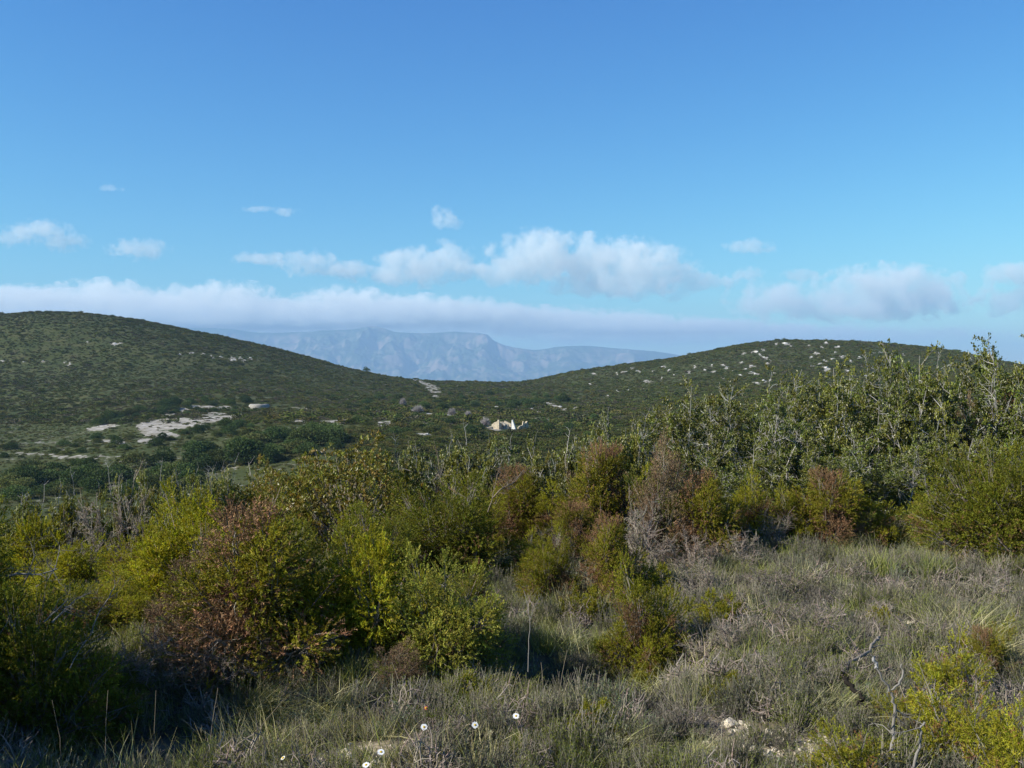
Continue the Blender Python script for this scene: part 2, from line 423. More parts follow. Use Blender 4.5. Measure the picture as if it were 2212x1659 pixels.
# ------------------------------------------------------------------ far mountain range
def build_mountains():
    RX = [-200, 60, 187, 226, 265, 304, 336, 356, 370, 382, 399, 415, 433, 453, 470, 487, 494, 506, 520, 535, 560, 581, 600, 620, 654, 688, 760, 1000]
    RY = [335, 331, 328, 329, 333, 332, 330.5, 329.5, 326.5, 328, 333, 333.5, 333.5, 332, 333, 335, 341, 346, 348.5, 350, 347, 346, 347, 349, 351.5, 357, 368, 384]
    px = np.linspace(-200, 1000, 1300); D = 20000.
    top = 1.6 - (pchip(RX, RY, px)[:, 0] - 384) / FPX * D
    t = np.linspace(0, 1, 130)                                  # 0 foot, .62 crest, 1 back foot
    T, PX = np.meshgrid(t, px, indexing='ij')
    Yd = D - 3800 + T * 6000
    X = (PX - 512) / FPX * D
    prof = pchip([0, .12, .3, .45, .55, .62, .75, 1], [0, .10, .36, .60, .88, 1.0, .75, 0], t)[:, 0]
    rg = 1 - np.abs(2 * fbm(X / 1500., Yd / 1500., 5, 31) - 1)
    rg2 = 1 - np.abs(2 * fbm(X / 420., Yd / 500., 4, 35) - 1)
    env = np.clip((.62 - T) / .12, 0, 1) * np.clip(T / .1, 0, 1)
    base = -150.
    p2 = prof[:, None] + env * ((rg - .7) * .42 + (rg2 - .7) * .16)
    p2 = p2 + env * (fbm(X / 260., Yd / 900., 3, 39) - .5) * .16
    Z = base + (top[None] - base) * np.clip(p2, 0, 1.0)
    na = len(px); v = np.stack([X, Yd, Z], -1).reshape(-1, 3)
    i, j = np.meshgrid(np.arange(len(t) - 1), np.arange(na - 1), indexing='ij')
    f = np.stack([i * na + j, i * na + j + 1, (i + 1) * na + j + 1, (i + 1) * na + j], -1).reshape(-1, 4)
    m, nt, b = new_mat("mountain_rock")
    geo = N(nt, "ShaderNodeNewGeometry"); n1 = N(nt, "ShaderNodeTexNoise"); n1.inputs['Scale'].default_value = .0022; n1.inputs['Detail'].default_value = 9
    n1.inputs['Roughness'].default_value = .62
    nt.links.new(geo.outputs['Position'], n1.inputs['Vector'])
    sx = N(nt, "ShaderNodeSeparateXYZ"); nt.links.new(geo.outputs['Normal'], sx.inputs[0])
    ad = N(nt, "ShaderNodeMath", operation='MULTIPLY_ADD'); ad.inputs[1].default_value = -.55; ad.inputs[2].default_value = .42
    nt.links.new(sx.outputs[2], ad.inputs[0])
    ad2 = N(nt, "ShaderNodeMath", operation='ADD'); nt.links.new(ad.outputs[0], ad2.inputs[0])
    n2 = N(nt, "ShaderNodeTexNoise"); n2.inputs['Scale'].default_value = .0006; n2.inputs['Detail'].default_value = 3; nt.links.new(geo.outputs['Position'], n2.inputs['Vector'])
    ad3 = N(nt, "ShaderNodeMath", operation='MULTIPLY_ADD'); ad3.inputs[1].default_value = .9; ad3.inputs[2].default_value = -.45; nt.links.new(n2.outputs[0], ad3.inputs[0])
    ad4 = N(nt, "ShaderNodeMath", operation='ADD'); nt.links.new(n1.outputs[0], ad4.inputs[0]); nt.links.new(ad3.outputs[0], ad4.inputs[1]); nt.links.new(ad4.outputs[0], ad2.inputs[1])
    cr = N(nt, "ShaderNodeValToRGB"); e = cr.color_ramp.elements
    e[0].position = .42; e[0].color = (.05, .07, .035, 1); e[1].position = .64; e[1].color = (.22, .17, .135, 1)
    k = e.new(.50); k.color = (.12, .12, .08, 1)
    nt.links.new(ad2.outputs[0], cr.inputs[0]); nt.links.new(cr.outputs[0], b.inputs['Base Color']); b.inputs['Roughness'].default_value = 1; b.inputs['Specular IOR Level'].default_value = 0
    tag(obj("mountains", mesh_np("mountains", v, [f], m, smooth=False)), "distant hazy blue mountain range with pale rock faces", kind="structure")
build_mountains()

# ------------------------------------------------------------------ haze
def box(name, lo, hi, mat):
    x0, y0, z0 = lo; x1, y1, z1 = hi
    v = [(x, y, z) for x in (x0, x1) for y in (y0, y1) for z in (z0, z1)]
    f = np.array([[0, 1, 3, 2], [4, 6, 7, 5], [0, 4, 5, 1], [2, 3, 7, 6], [0, 2, 6, 4], [1, 5, 7, 3]])
    return obj(name, mesh_np(name, v, [f], mat))
hm = bpy.data.materials.new("haze_air"); hm.use_nodes = True
nt = hm.node_tree; nt.nodes.remove(nt.nodes["Principled BSDF"])
pv = N(nt, "ShaderNodeVolumePrincipled"); pv.inputs['Color'].default_value = (.31, .50, .74, 1); pv.inputs['Density'].default_value = 8e-5
pv.inputs['Anisotropy'].default_value = 0.0
nt.links.new(pv.outputs[0], nt.nodes['Material Output'].inputs['Volume'])
tag(box("haze", (-31000, -31000, -170), (31000, 31000, 1240), hm), "pale blue air between the hills and the far mountains", kind="stuff")

# ------------------------------------------------------------------ clouds: closed lumpy bodies of thin vapour above the haze
def cloud_mat(name, lobes, k, dens, seed, grain=26):
    """vapour whose density follows the lobes (centre, radii in metres), frayed by noise"""
    m = bpy.data.materials.new(name); m.use_nodes = True
    nt = m.node_tree; nt.nodes.remove(nt.nodes["Principled BSDF"])
    L = nt.links.new
    geo = N(nt, "ShaderNodeNewGeometry"); P = geo.outputs['Position']
    n1 = N(nt, "ShaderNodeTexNoise"); n1.inputs['Scale'].default_value = 1 / (k * grain); n1.inputs['Detail'].default_value = 7; n1.inputs['Roughness'].default_value = .66
    off = N(nt, "ShaderNodeVectorMath", operation='ADD'); off.inputs[1].default_value = (seed * 977., seed * 311., 0)
    L(P, off.inputs[0]); L(off.outputs[0], n1.inputs['Vector'])
    acc = None
    for c, r in lobes:
        sb = N(nt, "ShaderNodeVectorMath", operation='SUBTRACT'); sb.inputs[1].default_value = c; L(P, sb.inputs[0])
        ml = N(nt, "ShaderNodeVectorMath", operation='MULTIPLY'); ml.inputs[1].default_value = (1 / r[0], 1 / r[1], 1 / r[2]); L(sb.outputs[0], ml.inputs[0])
        ln = N(nt, "ShaderNodeVectorMath", operation='LENGTH'); L(ml.outputs[0], ln.inputs[0])
        if acc is None: acc = ln.outputs['Value']
        else:
            mn = N(nt, "ShaderNodeMath", operation='SMOOTH_MIN'); mn.inputs[2].default_value = .25
            L(acc, mn.inputs[0]); L(ln.outputs['Value'], mn.inputs[1]); acc = mn.outputs[0]
    nm = N(nt, "ShaderNodeMath", operation='MULTIPLY_ADD'); nm.inputs[1].default_value = 4.2; nm.inputs[2].default_value = -2.05
    L(n1.outputs[0], nm.inputs[0])
    ad = N(nt, "ShaderNodeMath", operation='ADD'); L(acc, ad.inputs[0]); L(nm.outputs[0], ad.inputs[1])
    mr = N(nt, "ShaderNodeMapRange"); mr.interpolation_type = 'SMOOTHSTEP'
    mr.inputs[1].default_value = 1.10; mr.inputs[2].default_value = .70; mr.inputs[3].default_value = 0; mr.inputs[4].default_value = dens
    L(ad.outputs[0], mr.inputs[0])
    cv = N(nt, "ShaderNodeVolumePrincipled"); cv.inputs['Color'].default_value = (.95, .955, .92, 1)
    L(mr.outputs[0], cv.inputs['Density'])
    L(cv.outputs[0], nt.nodes['Material Output'].inputs['Volume'])
    return m
def ico(sub):
    import bmesh
    bm = bmesh.new(); bmesh.ops.create_icosphere(bm, subdivisions=sub, radius=1)
    v = np.array([x.co[:] for x in bm.verts]); f = np.array([[q.index for q in p.verts] for p in bm.faces]); bm.free()
    return v, f
ICO2 = ico(2); ICO3 = ico(3)
def cloud(name, D, puffs, label, group=None, dens=.0029, seed=0, grain=20):
    """puffs in pixels of the photo (px, py, half width, half height) at distance D"""
    b = Buf(); k = D / FPX; lobes = []
    for q, (px, py, hw, hh) in enumerate(puffs):
        c = np.array([(px - 512) * k, D + ((q * 37) % 5 - 2) * hh * k * .3, EYE - (py - 384) * k])
        r = np.array([hw * k * 1.35, max(hh * 1.4, hw * .7) * k, hh * k * 1.45])
        lobes.append((tuple(c), tuple(r)))
        b.add(ICO3[0] * r * 1.35 + c, ICO3[1], (1, 1, 1))
    me = b.mesh(name, cloud_mat(name + "_vapour", lobes, k, dens * 14500 / D, seed, grain))
    o = obj(name, me)
    r = o.modifiers.new("merge", 'REMESH'); r.mode = 'VOXEL'; r.voxel_size = k * 2.0
    tag(o, label, "cloud", group)
    return o
cloud("cloud", 14500, [(540, 258, 34, 16), (522, 268, 30, 12), (590, 264, 40, 18), (640, 266, 34, 17), (668, 276, 26, 14), (625, 285, 36, 9), (702, 281, 22, 6), (498, 273, 22, 8), (470, 270, 16, 6)],
      "largest white cumulus cloud in the middle of the sky with a grey flat base", seed=1)
cloud("cloud", 14800, [(420, 268, 32, 12), (450, 262, 20, 12), (392, 274, 30, 7), (358, 271, 24, 6), (470, 272, 14, 7)],
      "low white cloud directly left of the largest cumulus", seed=2)
cloud("cloud", 14800, [(308, 264, 18, 9), (330, 270, 16, 6), (260, 258, 20, 4), (280, 264, 8, 4)],
      "small ragged cloud trailing at the left end of the middle cloud row", seed=3, dens=.003, grain=15)
cloud("cloud", 15500, [(880, 290, 44, 15), (900, 300, 50, 12), (840, 300, 34, 12), (780, 300, 34, 12), (760, 305, 24, 8), (930, 290, 24, 12), (870, 310, 46, 8)],
      "broad pale cloud above the right hill", seed=4)
cloud("cloud", 15500, [(1012, 275, 20, 9), (1040, 272, 25, 12), (1010, 300, 22, 10)], "pale cloud cut off by the right edge of the view", seed=5)
cloud("cloud", 14500, [(748, 247, 16, 5), (762, 250, 10, 3)], "small wispy cloud above and right of the largest cumulus", seed=6, dens=.0022, grain=11)
cloud("cloud", 14500, [(745, 275, 14, 5), (800, 275, 16, 4)], "thin cloud scraps between the largest cumulus and the broad right cloud", seed=16, dens=.0022, grain=11)
cloud("cloud", 14500, [(443, 218, 9, 7), (452, 222, 7, 5), (443, 242, 6, 3)], "small isolated cloud puff high above the middle cloud row", seed=7, dens=.0022, grain=11)
cloud("cloud", 14500, [(285, 212, 10, 3), (260, 209, 12, 2)], "thin grey streak of cloud high at left centre", seed=8, dens=.0022, grain=11)
cloud("cloud", 14500, [(140, 250, 20, 7), (150, 254, 12, 5), (118, 254, 8, 2)], "small white cloud above the left hill", seed=9, dens=.0022, grain=11)
cloud("cloud", 14500, [(40, 230, 22, 6), (62, 242, 18, 6), (8, 238, 14, 6)], "grey cloud scraps near the left edge of the sky", seed=10, dens=.0022, grain=11)
cloud("cloud", 14500, [(112, 189, 8, 2.5)], "tiny faint cloud scrap highest in the left sky", seed=11, dens=.0022, grain=11)
BD = 30000.
cloud("cloud_bank", BD, [(-60, 300, 80, 9), (20, 299, 60, 8), (100, 293, 34, 9), (60, 306, 120, 8), (165, 303, 46, 7), (222, 298, 40, 10), (160, 312, 130, 7), (258, 303, 16, 8), (100, 322, 220, 5)],
      "long low cloud bank behind the left hill with white tops", seed=12, dens=.0060, grain=14)
cloud("cloud_bank", BD + 900, [(290, 309, 26, 6), (345, 301, 36, 9), (395, 306, 44, 8), (450, 310, 46, 8), (505, 315, 34, 6), (400, 316, 130, 6), (300, 318, 60, 6), (545, 320, 24, 4)],
      "low cloud bank resting over the far mountain crest", seed=13, dens=.0055, grain=14)
cloud("cloud_bank", BD + 1800, [(580, 321, 30, 5), (632, 321, 42, 5), (700, 325, 46, 4), (620, 329, 110, 3.5), (780, 329, 30, 3)],
      "thin low cloud bank trailing right of the mountains", seed=14, dens=.0035, grain=12)
cloud("cloud_veil", BD + 3500, [(0, 318, 180, 14), (250, 322, 160, 12), (470, 325, 140, 11), (650, 332, 130, 8), (820, 336, 120, 6)],
      "thin grey-blue veil of cloud under the low cloud banks", seed=15, dens=.0011, grain=30)

# ------------------------------------------------------------------ foliage builders (metres, base at the origin)
UP = np.array([0, 0, 1.])
def dome_dirs(n, rng, low=-.1):
    z = rng.uniform(low, 1, n); a = rng.uniform(0, 2 * PI, n); q = np.sqrt(1 - np.clip(z, -1, 1) ** 2)
    return np.stack([np.cos(a) * q, np.sin(a) * q, z], 1)
def juniper(seed, w, h, plumes=36, shoots=165, needles=17, nl=.017, nw=.0066, green=(.115, .130, .012), dead=.16, brown=(.17, .10, .048), ragged=.25):
    """returns meshes foliage, dead_foliage, branches of a bush of width w and height h made of feathery plumes"""
    rng = np.random.default_rng(seed)
    D = dome_dirs(plumes, rng, -.05)
    reach = rng.uniform(.62 - ragged * .7, .78 + ragged * .3, plumes)[:, None]
    inner = rng.random(plumes) < .22; reach[inner] *= .45
    cen = D * np.array([w / 2, w / 2, h * .88]) * reach + UP * h * .10
    lr = rng.uniform(.10, .175, plumes) * w
    axis = unit(D * .95 + UP * .40)
    # shoots over the surface and through the body of each plume, drawn out along its axis
    d0 = unit(rng.normal(size=(plumes, shoots, 3)))
    rr = rng.uniform(.15, 1, (plumes, shoots, 1)) ** .32
    o = d0 * rr * lr[:, None, None]
    al = (o * axis[:, None]).sum(-1, keepdims=True)
    o = o + axis[:, None] * al * (.1 + (al > 0) * .75) * rng.uniform(.5, 1.3, (plumes, 1, 1))
    taper = np.clip(1 - np.maximum(al, 0) / (lr[:, None, None] * 1.3) * .75, .2, 1)
    o = o - (o - axis[:, None] * (o * axis[:, None]).sum(-1, keepdims=True)) * (1 - taper)
    o = cen[:, None] + o
    o[..., 2] = np.where(o[..., 2] < .02, rng.uniform(.02, .12 * h, o.shape[:2]), o[..., 2])
    d = unit(d0 * 1.1 + axis[:, None] * .4 + rng.normal(0, .3, o.shape))
    o = o.reshape(-1, 3); d = d.reshape(-1, 3); rr = rr.reshape(-1)
    hue = np.repeat(rng.uniform(.75, 1.22, plumes), shoots)
    n = len(o); L = rng.uniform(.045, .095, n) * (.6 + .4 * min(1.5, w))
    lowness = np.clip(1 - o[:, 2] / (h * .55), 0, 1)
    patch = vnoise(o[:, 0] * 4.5 / w + seed, o[:, 2] * 4.5 / h + o[:, 1] * 2 / w, seed)
    isdead = rng.random(n) < np.clip(dead * (1 - rr) * 1.2 + lowness * .45 * min(1, dead * 3) + (patch > 1.02 - dead * .95) * .85, 0, 1)
    F, B, W = Buf(), Buf(), Buf()
    def fill(buf, idx, c, cv, k):
        if len(idx) == 0: idx = np.array([0])
        oo = np.repeat(o[idx], k, 0); dd = np.repeat(d[idx], k, 0); LL = np.repeat(L[idx], k)
        s = rng.uniform(0, 1, len(oo))
        p = oo + dd * (LL * s)[:, None]
        nd = unit(dd * .9 + unit(rng.normal(size=dd.shape)) * .95)
        cc = shade(c, len(idx), rng, cv, .10) * hue[idx][:, None]
        cc = np.repeat(cc, k, 0) * (rng.uniform(.8, 1.25, len(oo)) + .2 * s)[:, None]
        sz = rng.uniform(.7, 1.3, len(oo))
        buf.blades(p, nd, nl * sz, nw * sz * (1 if k == needles else .75), np.clip(cc, .003, .9), rng)
        a = o[idx]; P = np.stack([a, a + d[idx] * L[idx][:, None]], 1)
        buf.tubes(P, .0014, .0006, np.array(c) * .8)
    fill(F, np.nonzero(~isdead)[0], green, .22, needles)
    fill(B, np.nonzero(isdead)[0], brown, .35, max(6, needles - 4))
    base = rng.normal(0, w * .05, (plumes, 3)) * [1, 1, 0] - [0, 0, .05]
    tip = cen + axis * lr[:, None] * 1.5
    k = np.linspace(0, 1, 5)[None, :, None]
    P = base[:, None] * (1 - k) + tip[:, None] * k + np.sin(k * PI) * h * .04 * UP + rng.normal(0, .012, (plumes, 5, 3)) * k
    W.tubes(P, .011 * (.5 + w * .5), .0015, shade((.19, .16, .13), plumes, rng))
    tw = rng.integers(0, n, int(n * .07)); c = np.repeat(np.arange(plumes), shoots)[tw]
    q = base[c] + (cen[c] - base[c]) * rng.uniform(.5, 1.1, (len(tw), 1))
    W.tubes(np.stack([q, (q + o[tw]) / 2 + rng.normal(0, .008, q.shape), o[tw]], 1), .0028, .001, shade((.23, .20, .165), len(tw), rng))
    return [("foliage", F.mesh("juniper_foliage", M['needle'])), ("dead_foliage", B.mesh("juniper_dead_foliage", M['dead'])), ("branches", W.mesh("juniper_branches", M['wood']))]

def oak(seed, w, h, stems=15, sec=13, ter=5, leaves=26, ls=.028, green=(.120, .124, .018), bare=.16, twig=(.29, .275, .25), twr=.0027, flush=0.0, flushc=(.16, .10, .03), tips=(.74, .95), stemr=.010):
    """broad-leaved evergreen shrub with grey twigs: leaves, twigs"""
    rng = np.random.default_rng(seed)
    D = dome_dirs(stems, rng, .05)
    base = np.stack([rng.normal(0, w * .12, stems), rng.normal(0, w * .12, stems), np.full(stems, -.03)], 1)
    tip = D * np.array([w * .46, w * .46, h * .90]) * rng.uniform(*tips, (stems, 1)) + base
    tip[:, 2] = np.maximum(tip[:, 2], h * .2)
    k5 = np.linspace(0, 1, 6)[None, :, None]
    P1 = base[:, None] * (1 - k5) + tip[:, None] * k5 + rng.normal(0, .022 * w, (stems, 6, 3)) * np.sin(k5 * PI)
    W, F = Buf(), Buf()
    wc = lambda n: shade(twig, n, rng, .3, .05)
    W.tubes(P1, stemr * (.4 + .6 * h / 2), .002, wc(stems), 4)
    # secondary branches
    u = rng.uniform(.22, 1, (stems, sec)); i0 = np.clip((u * 5).astype(int), 0, 4); fr = (u * 5 - i0)[..., None]
    si = np.arange(stems)[:, None]
    a = P1[si, i0] * (1 - fr) + P1[si, i0 + 1] * fr
    ax = unit(tip - base)[:, None]
    rd = unit(rng.normal(size=a.shape)); d = unit(ax * .6 + rd * .9 + UP * .25)
    L = rng.uniform(.12, .30, (stems, sec, 1)) * min(w, h) * .72
    e = a + d * L; e[..., 2] = np.maximum(e[..., 2], .04)
    a = a.reshape(-1, 3); e = e.reshape(-1, 3)
    P2 = np.stack([a, (a + e) / 2 + rng.normal(0, .02, a.shape), e], 1)
    W.tubes(P2, twr * 1.25, twr * .7, wc(len(a)))
    # twigs
    n2 = len(a); v = rng.uniform(.15, 1, (n2, ter, 1))
    b = a[:, None] * (1 - v) + e[:, None] * v
    d3 = unit(unit(e - a)[:, None] * .5 + rng.normal(0, .75, b.shape) + UP * .25)
    L3 = rng.uniform(.05, .14, (n2, ter, 1)) * (.5 + .35 * h)
    t3 = (b + d3 * L3).reshape(-1, 3); b = b.reshape(-1, 3)
    W.tubes(np.stack([b, (b + t3) / 2 + rng.normal(0, .007, b.shape), t3], 1), twr * .7, twr * .35, wc(len(b)))
    # leaves
    top = np.clip(t3[:, 2] / h, 0, 1.1)
    bm = vnoise(t3[:, 0] * 3.2 / w + seed * 3.1, t3[:, 1] * 3.2 / w + t3[:, 2] * 2.5, seed)
    keep = (rng.random(len(t3)) > bare * .5 + .25 * bare * top) & (bm > bare * .9)
    idx = np.nonzero(keep)[0]
    oo = np.repeat(b[idx], leaves, 0); dd = np.repeat((t3 - b)[idx], leaves, 0); s = rng.uniform(.15, 1.08, (len(oo), 1))
    p = oo + dd * s + rng.normal(0, .008, oo.shape)
    ld = unit(unit(dd) * .5 + rng.normal(0, .8, dd.shape) + UP * .2)
    cc = np.repeat(shade(green, len(idx), rng, .30, .10), leaves, 0) * rng.uniform(.75, 1.35, (len(oo), 1))
    if flush > 0:
        fl = np.repeat(rng.random(len(idx)) < flush * (.3 + top[idx]), leaves)
        cc[fl] = shade(flushc, int(fl.sum()), rng, .3, .1)
    sz = rng.uniform(.65, 1.25, len(oo)) * ls
    F.leaves(p, ld, sz, sz * .62, np.clip(cc, .003, .9), rng)
    return [("foliage", F.mesh("oak_foliage", M['oak'])), ("branches", W.mesh("oak_branches", M['wood']))]

def dome_shrub(seed, w, h, rosettes=3200, per=7, ls=.034, green=(.17, .165, .024), tip=(.215, .155, .035), share=.30):
    rng = np.random.default_rng(seed); F, W = Buf(), Buf()
    d = dome_dirs(rosettes, rng, -.05)
    lump = .84 + .16 * np.sin(d[:, 0] * 7 + seed) * np.sin(d[:, 1] * 6 + 1) + .22 * (vnoise(d[:, 0] * 5, d[:, 1] * 5 + d[:, 2] * 4, seed) - .5)
    r = lump * np.where(rng.random(rosettes) < .72, rng.uniform(.92, 1.0, rosettes), rng.uniform(.55, .92, rosettes))
    p = d * r[:, None] * np.array([w / 2, w / 2, h * .97]); p[:, 2] = np.maximum(p[:, 2], .04)
    ax = unit(d * .8 + UP * .5 + rng.normal(0, .25, d.shape))
    oo = np.repeat(p, per, 0); aa = np.repeat(ax, per, 0)
    ld = unit(aa * .7 + rng.normal(0, .6, aa.shape))
    c = shade(green, rosettes, rng, .25, .08); k = rng.random(rosettes) < share * (.4 + d[:, 2]) * (.5 + vnoise(d[:, 0] * 4 + 9, d[:, 1] * 4, seed + 1)); c[k] = shade(tip, int(k.sum()), rng, .25, .1)
    sz = rng.uniform(.7, 1.2, len(oo)) * ls
    F.leaves(oo + rng.normal(0, .006, oo.shape), ld, sz, sz * .5, np.clip(np.repeat(c, per, 0) * rng.uniform(.8, 1.25, (len(oo), 1)), .003, .9), rng)
    q = rng.integers(0, rosettes, 260); a = rng.normal(0, .06, (260, 3)) * [1, 1, 0]
    W.tubes(np.stack([a, (a + p[q]) / 2 + rng.normal(0, .03, a.shape), p[q] * .99], 1), .007, .0015, shade((.2, .17, .14), 260, rng))
    return [("foliage", F.mesh("mastic_foliage", M['mastic'])), ("branches", W.mesh("mastic_branches", M['wood']))]
def thicket(seed, w, h, n=900, col=(.17, .12, .085), fuzz=18, leafc=None):
    """dead or half-dead spiny bush: a tangle of brownish twigs with fuzz"""
    rng = np.random.default_rng(seed); W, F = Buf(), Buf()
    D = dome_dirs(26, rng, -.05)
    tip = D * np.array([w / 2, w / 2, h * .95]) * rng.uniform(.7, 1.08, (26, 1)); base = rng.normal(0, .04, (26, 3)) * [1, 1, 0] - [0, 0, .04]
    k = np.linspace(0, 1, 6)[None, :, None]
    P = base[:, None] * (1 - k) + tip[:, None] * k + rng.normal(0, .03, (26, 6, 3)) * np.sin(k * PI)
    W.tubes(P, .008, .002, shade((.24, .20, .165), 26, rng), 4)
    c = rng.integers(0, 26, n); u = rng.uniform(.2, 1, n); i0 = np.clip((u * 5).astype(int), 0, 4); fr = (u * 5 - i0)[:, None]
    a = P[c, i0] * (1 - fr) + P[c, i0 + 1] * fr
    d = unit(unit(tip - base)[c] * .55 + rng.normal(0, .65, a.shape) + UP * .1)
    L = rng.uniform(.05, .16, (n, 1)) * (.5 + .5 * w)
    e = a + d * L; e[:, 2] = np.maximum(e[:, 2], .01)
    W.tubes(np.stack([a, (a + e) / 2 + rng.normal(0, .01, a.shape), e], 1), .0025, .001, shade((.22, .18, .15), n, rng))
    oo = np.repeat(a, fuzz, 0); dd = np.repeat(e - a, fuzz, 0); s = rng.uniform(0, 1.05, (len(oo), 1))
    nd = unit(unit(dd) * .7 + rng.normal(0, .6, dd.shape))
    cc = np.repeat(shade(col, n, rng, .35, .1), fuzz, 0)
    if leafc is not None:
        g = np.repeat(rng.random(n) < .35, fuzz); cc[g] = shade(leafc, int(g.sum()), rng, .25, .1)
    F.blades(oo + dd * s, nd, rng.uniform(.012, .024, len(oo)), .0042, cc * rng.uniform(.8, 1.25, (len(oo), 1)), rng)
    return [("dead_foliage", F.mesh("thicket_foliage", M['dead'])), ("branches", W.mesh("thicket_branches", M['wood']))]

def tuft(seed, n, L, w, spread, cols, curve=.5, lean=(0, 0), segs=3, mat='grass', seedheads=False, name="grass_tuft", rad=.06):
    """tuft of curved tapering blades"""
    rng = np.random.default_rng(seed); b = Buf()
    o = np.stack([rng.normal(0, rad, n), rng.normal(0, rad, n), np.full(n, -.02)], 1)
    a = rng.uniform(0, 2 * PI, n); tl = np.abs(rng.normal(0, spread, n))
    d = unit(np.stack([np.cos(a) * tl + lean[0], np.sin(a) * tl + lean[1], np.ones(n)], 1))
    ll = L * rng.uniform(.45, 1.1, n)[:, None]
    out = unit(d * [1, 1, 0] + rng.normal(0, .2, d.shape) * [1, 1, 0]); cv = curve * rng.uniform(.2, 1.4, (n, 1))
    t = np.linspace(0, 1, segs + 1)
    P = np.stack([o + d * ll * x + (out * .55 - UP * .45) * cv * ll * x * x for x in t], 1)
    P[..., 2] = np.maximum(P[..., 2], .005)
    side = unit(np.cross(d, rng.normal(size=d.shape)))
    c0 = np.array([cols[i] for i in rng.integers(0, len(cols), n)]) * rng.uniform(.75, 1.3, (n, 1))
    V = []
    for q, x in enumerate(t):
        ww = w * (1 - x ** 1.6) * .5 + w * .04
        V += [P[:, q] - side * ww, P[:, q] + side * ww]
    V = np.stack(V, 1); k = 2 * (segs + 1); bb = (np.arange(n) * k)[:, None]
    f = np.concatenate([bb + [2 * q, 2 * q + 1, 2 * q + 3, 2 * q + 2] for q in range(segs)])
    b.add(V.reshape(-1, 3), f, np.repeat(c0, k, 0))
    if seedheads:
        idx = np.nonzero(rng.random(n) < .35)[0]; m = 6
        oo = np.repeat(P[idx, -1], m, 0) - UP * rng.uniform(0, .05, (len(idx) * m, 1))
        b.blades(oo, unit(rng.normal(0, .4, oo.shape) + UP), .02, .003, (.30, .25, .15), rng)
    return b.mesh(name, M[mat])
def subshrub(seed, w, h, n, cols, nl=.012, nw=.0022, needles=12, name="grey_subshrub"):
    """low upright-stemmed heath plant"""
    rng = np.random.default_rng(seed); b = Buf()
    D = dome_dirs(n, rng, .15); o = rng.normal(0, w * .12, (n, 3)) * [1, 1, 0]
    e = o + D * np.array([w / 2, w / 2, h]) * rng.uniform(.5, 1.05, (n, 1))
    c = np.array([cols[i] for i in rng.integers(0, len(cols), n)]) * rng.uniform(.7, 1.3, (n, 1))
    m = (o + e) / 2 + UP * h * -.08 + rng.normal(0, .01, o.shape)
    b.tubes(np.stack([o, m, e], 1), .0022, .0010, np.array([.20, .175, .145]) * rng.uniform(.6, 1.2, (n, 1)))
    s = rng.uniform(.25, 1.0, (n, needles, 1)); p = (m[:, None] * (1 - s) + e[:, None] * s).reshape(-1, 3)
    dd = np.repeat(unit(e - o), needles, 0)
    b.blades(p, unit(dd * .9 + rng.normal(0, .5, dd.shape)), nl * rng.uniform(.7, 1.4, len(p)), nw, np.repeat(c, needles, 0) * rng.uniform(.8, 1.2, (len(p), 1)), rng)
    return b.mesh(name, M['grass'])
def clump(seed, w, h, n, size, col, v=.20, brown=.0, bc=(.085, .070, .040)):
    """far evergreen bush: a lumpy crown of leaf-sprig facets"""
    rng = np.random.default_rng(seed); b = Buf()
    nl = 7; lc = dome_dirs(nl, rng, 0) * np.array([w * .27, w * .27, h * .45]) * rng.uniform(.5, 1, (nl, 1)); lr = rng.uniform(.24, .38, nl)
    k = rng.integers(0, nl, n); d = unit(rng.normal(size=(n, 3))); d[:, 2] = np.abs(d[:, 2]) * 1.1 - .25
    p = lc[k] + d * (lr[k] * rng.uniform(.7, 1.08, n))[:, None] * np.array([w, w, h * .9]) + UP * h * .16
    p[:, 2] = np.maximum(p[:, 2], .02 * h)
    cc = shade(col, n, rng, v, .12) * (rng.uniform(.75, 1.25, nl)[k])[:, None]
    if brown: 
        q = rng.random(n) < brown; cc[q] = shade(bc, int(q.sum()), rng, .3, .1)
    b.leaves(p, unit(d + rng.normal(0, .7, d.shape)), size * rng.uniform(.6, 1.4, n), size * rng.uniform(.5, .9, n), np.clip(cc, .003, .9), rng)
    return b

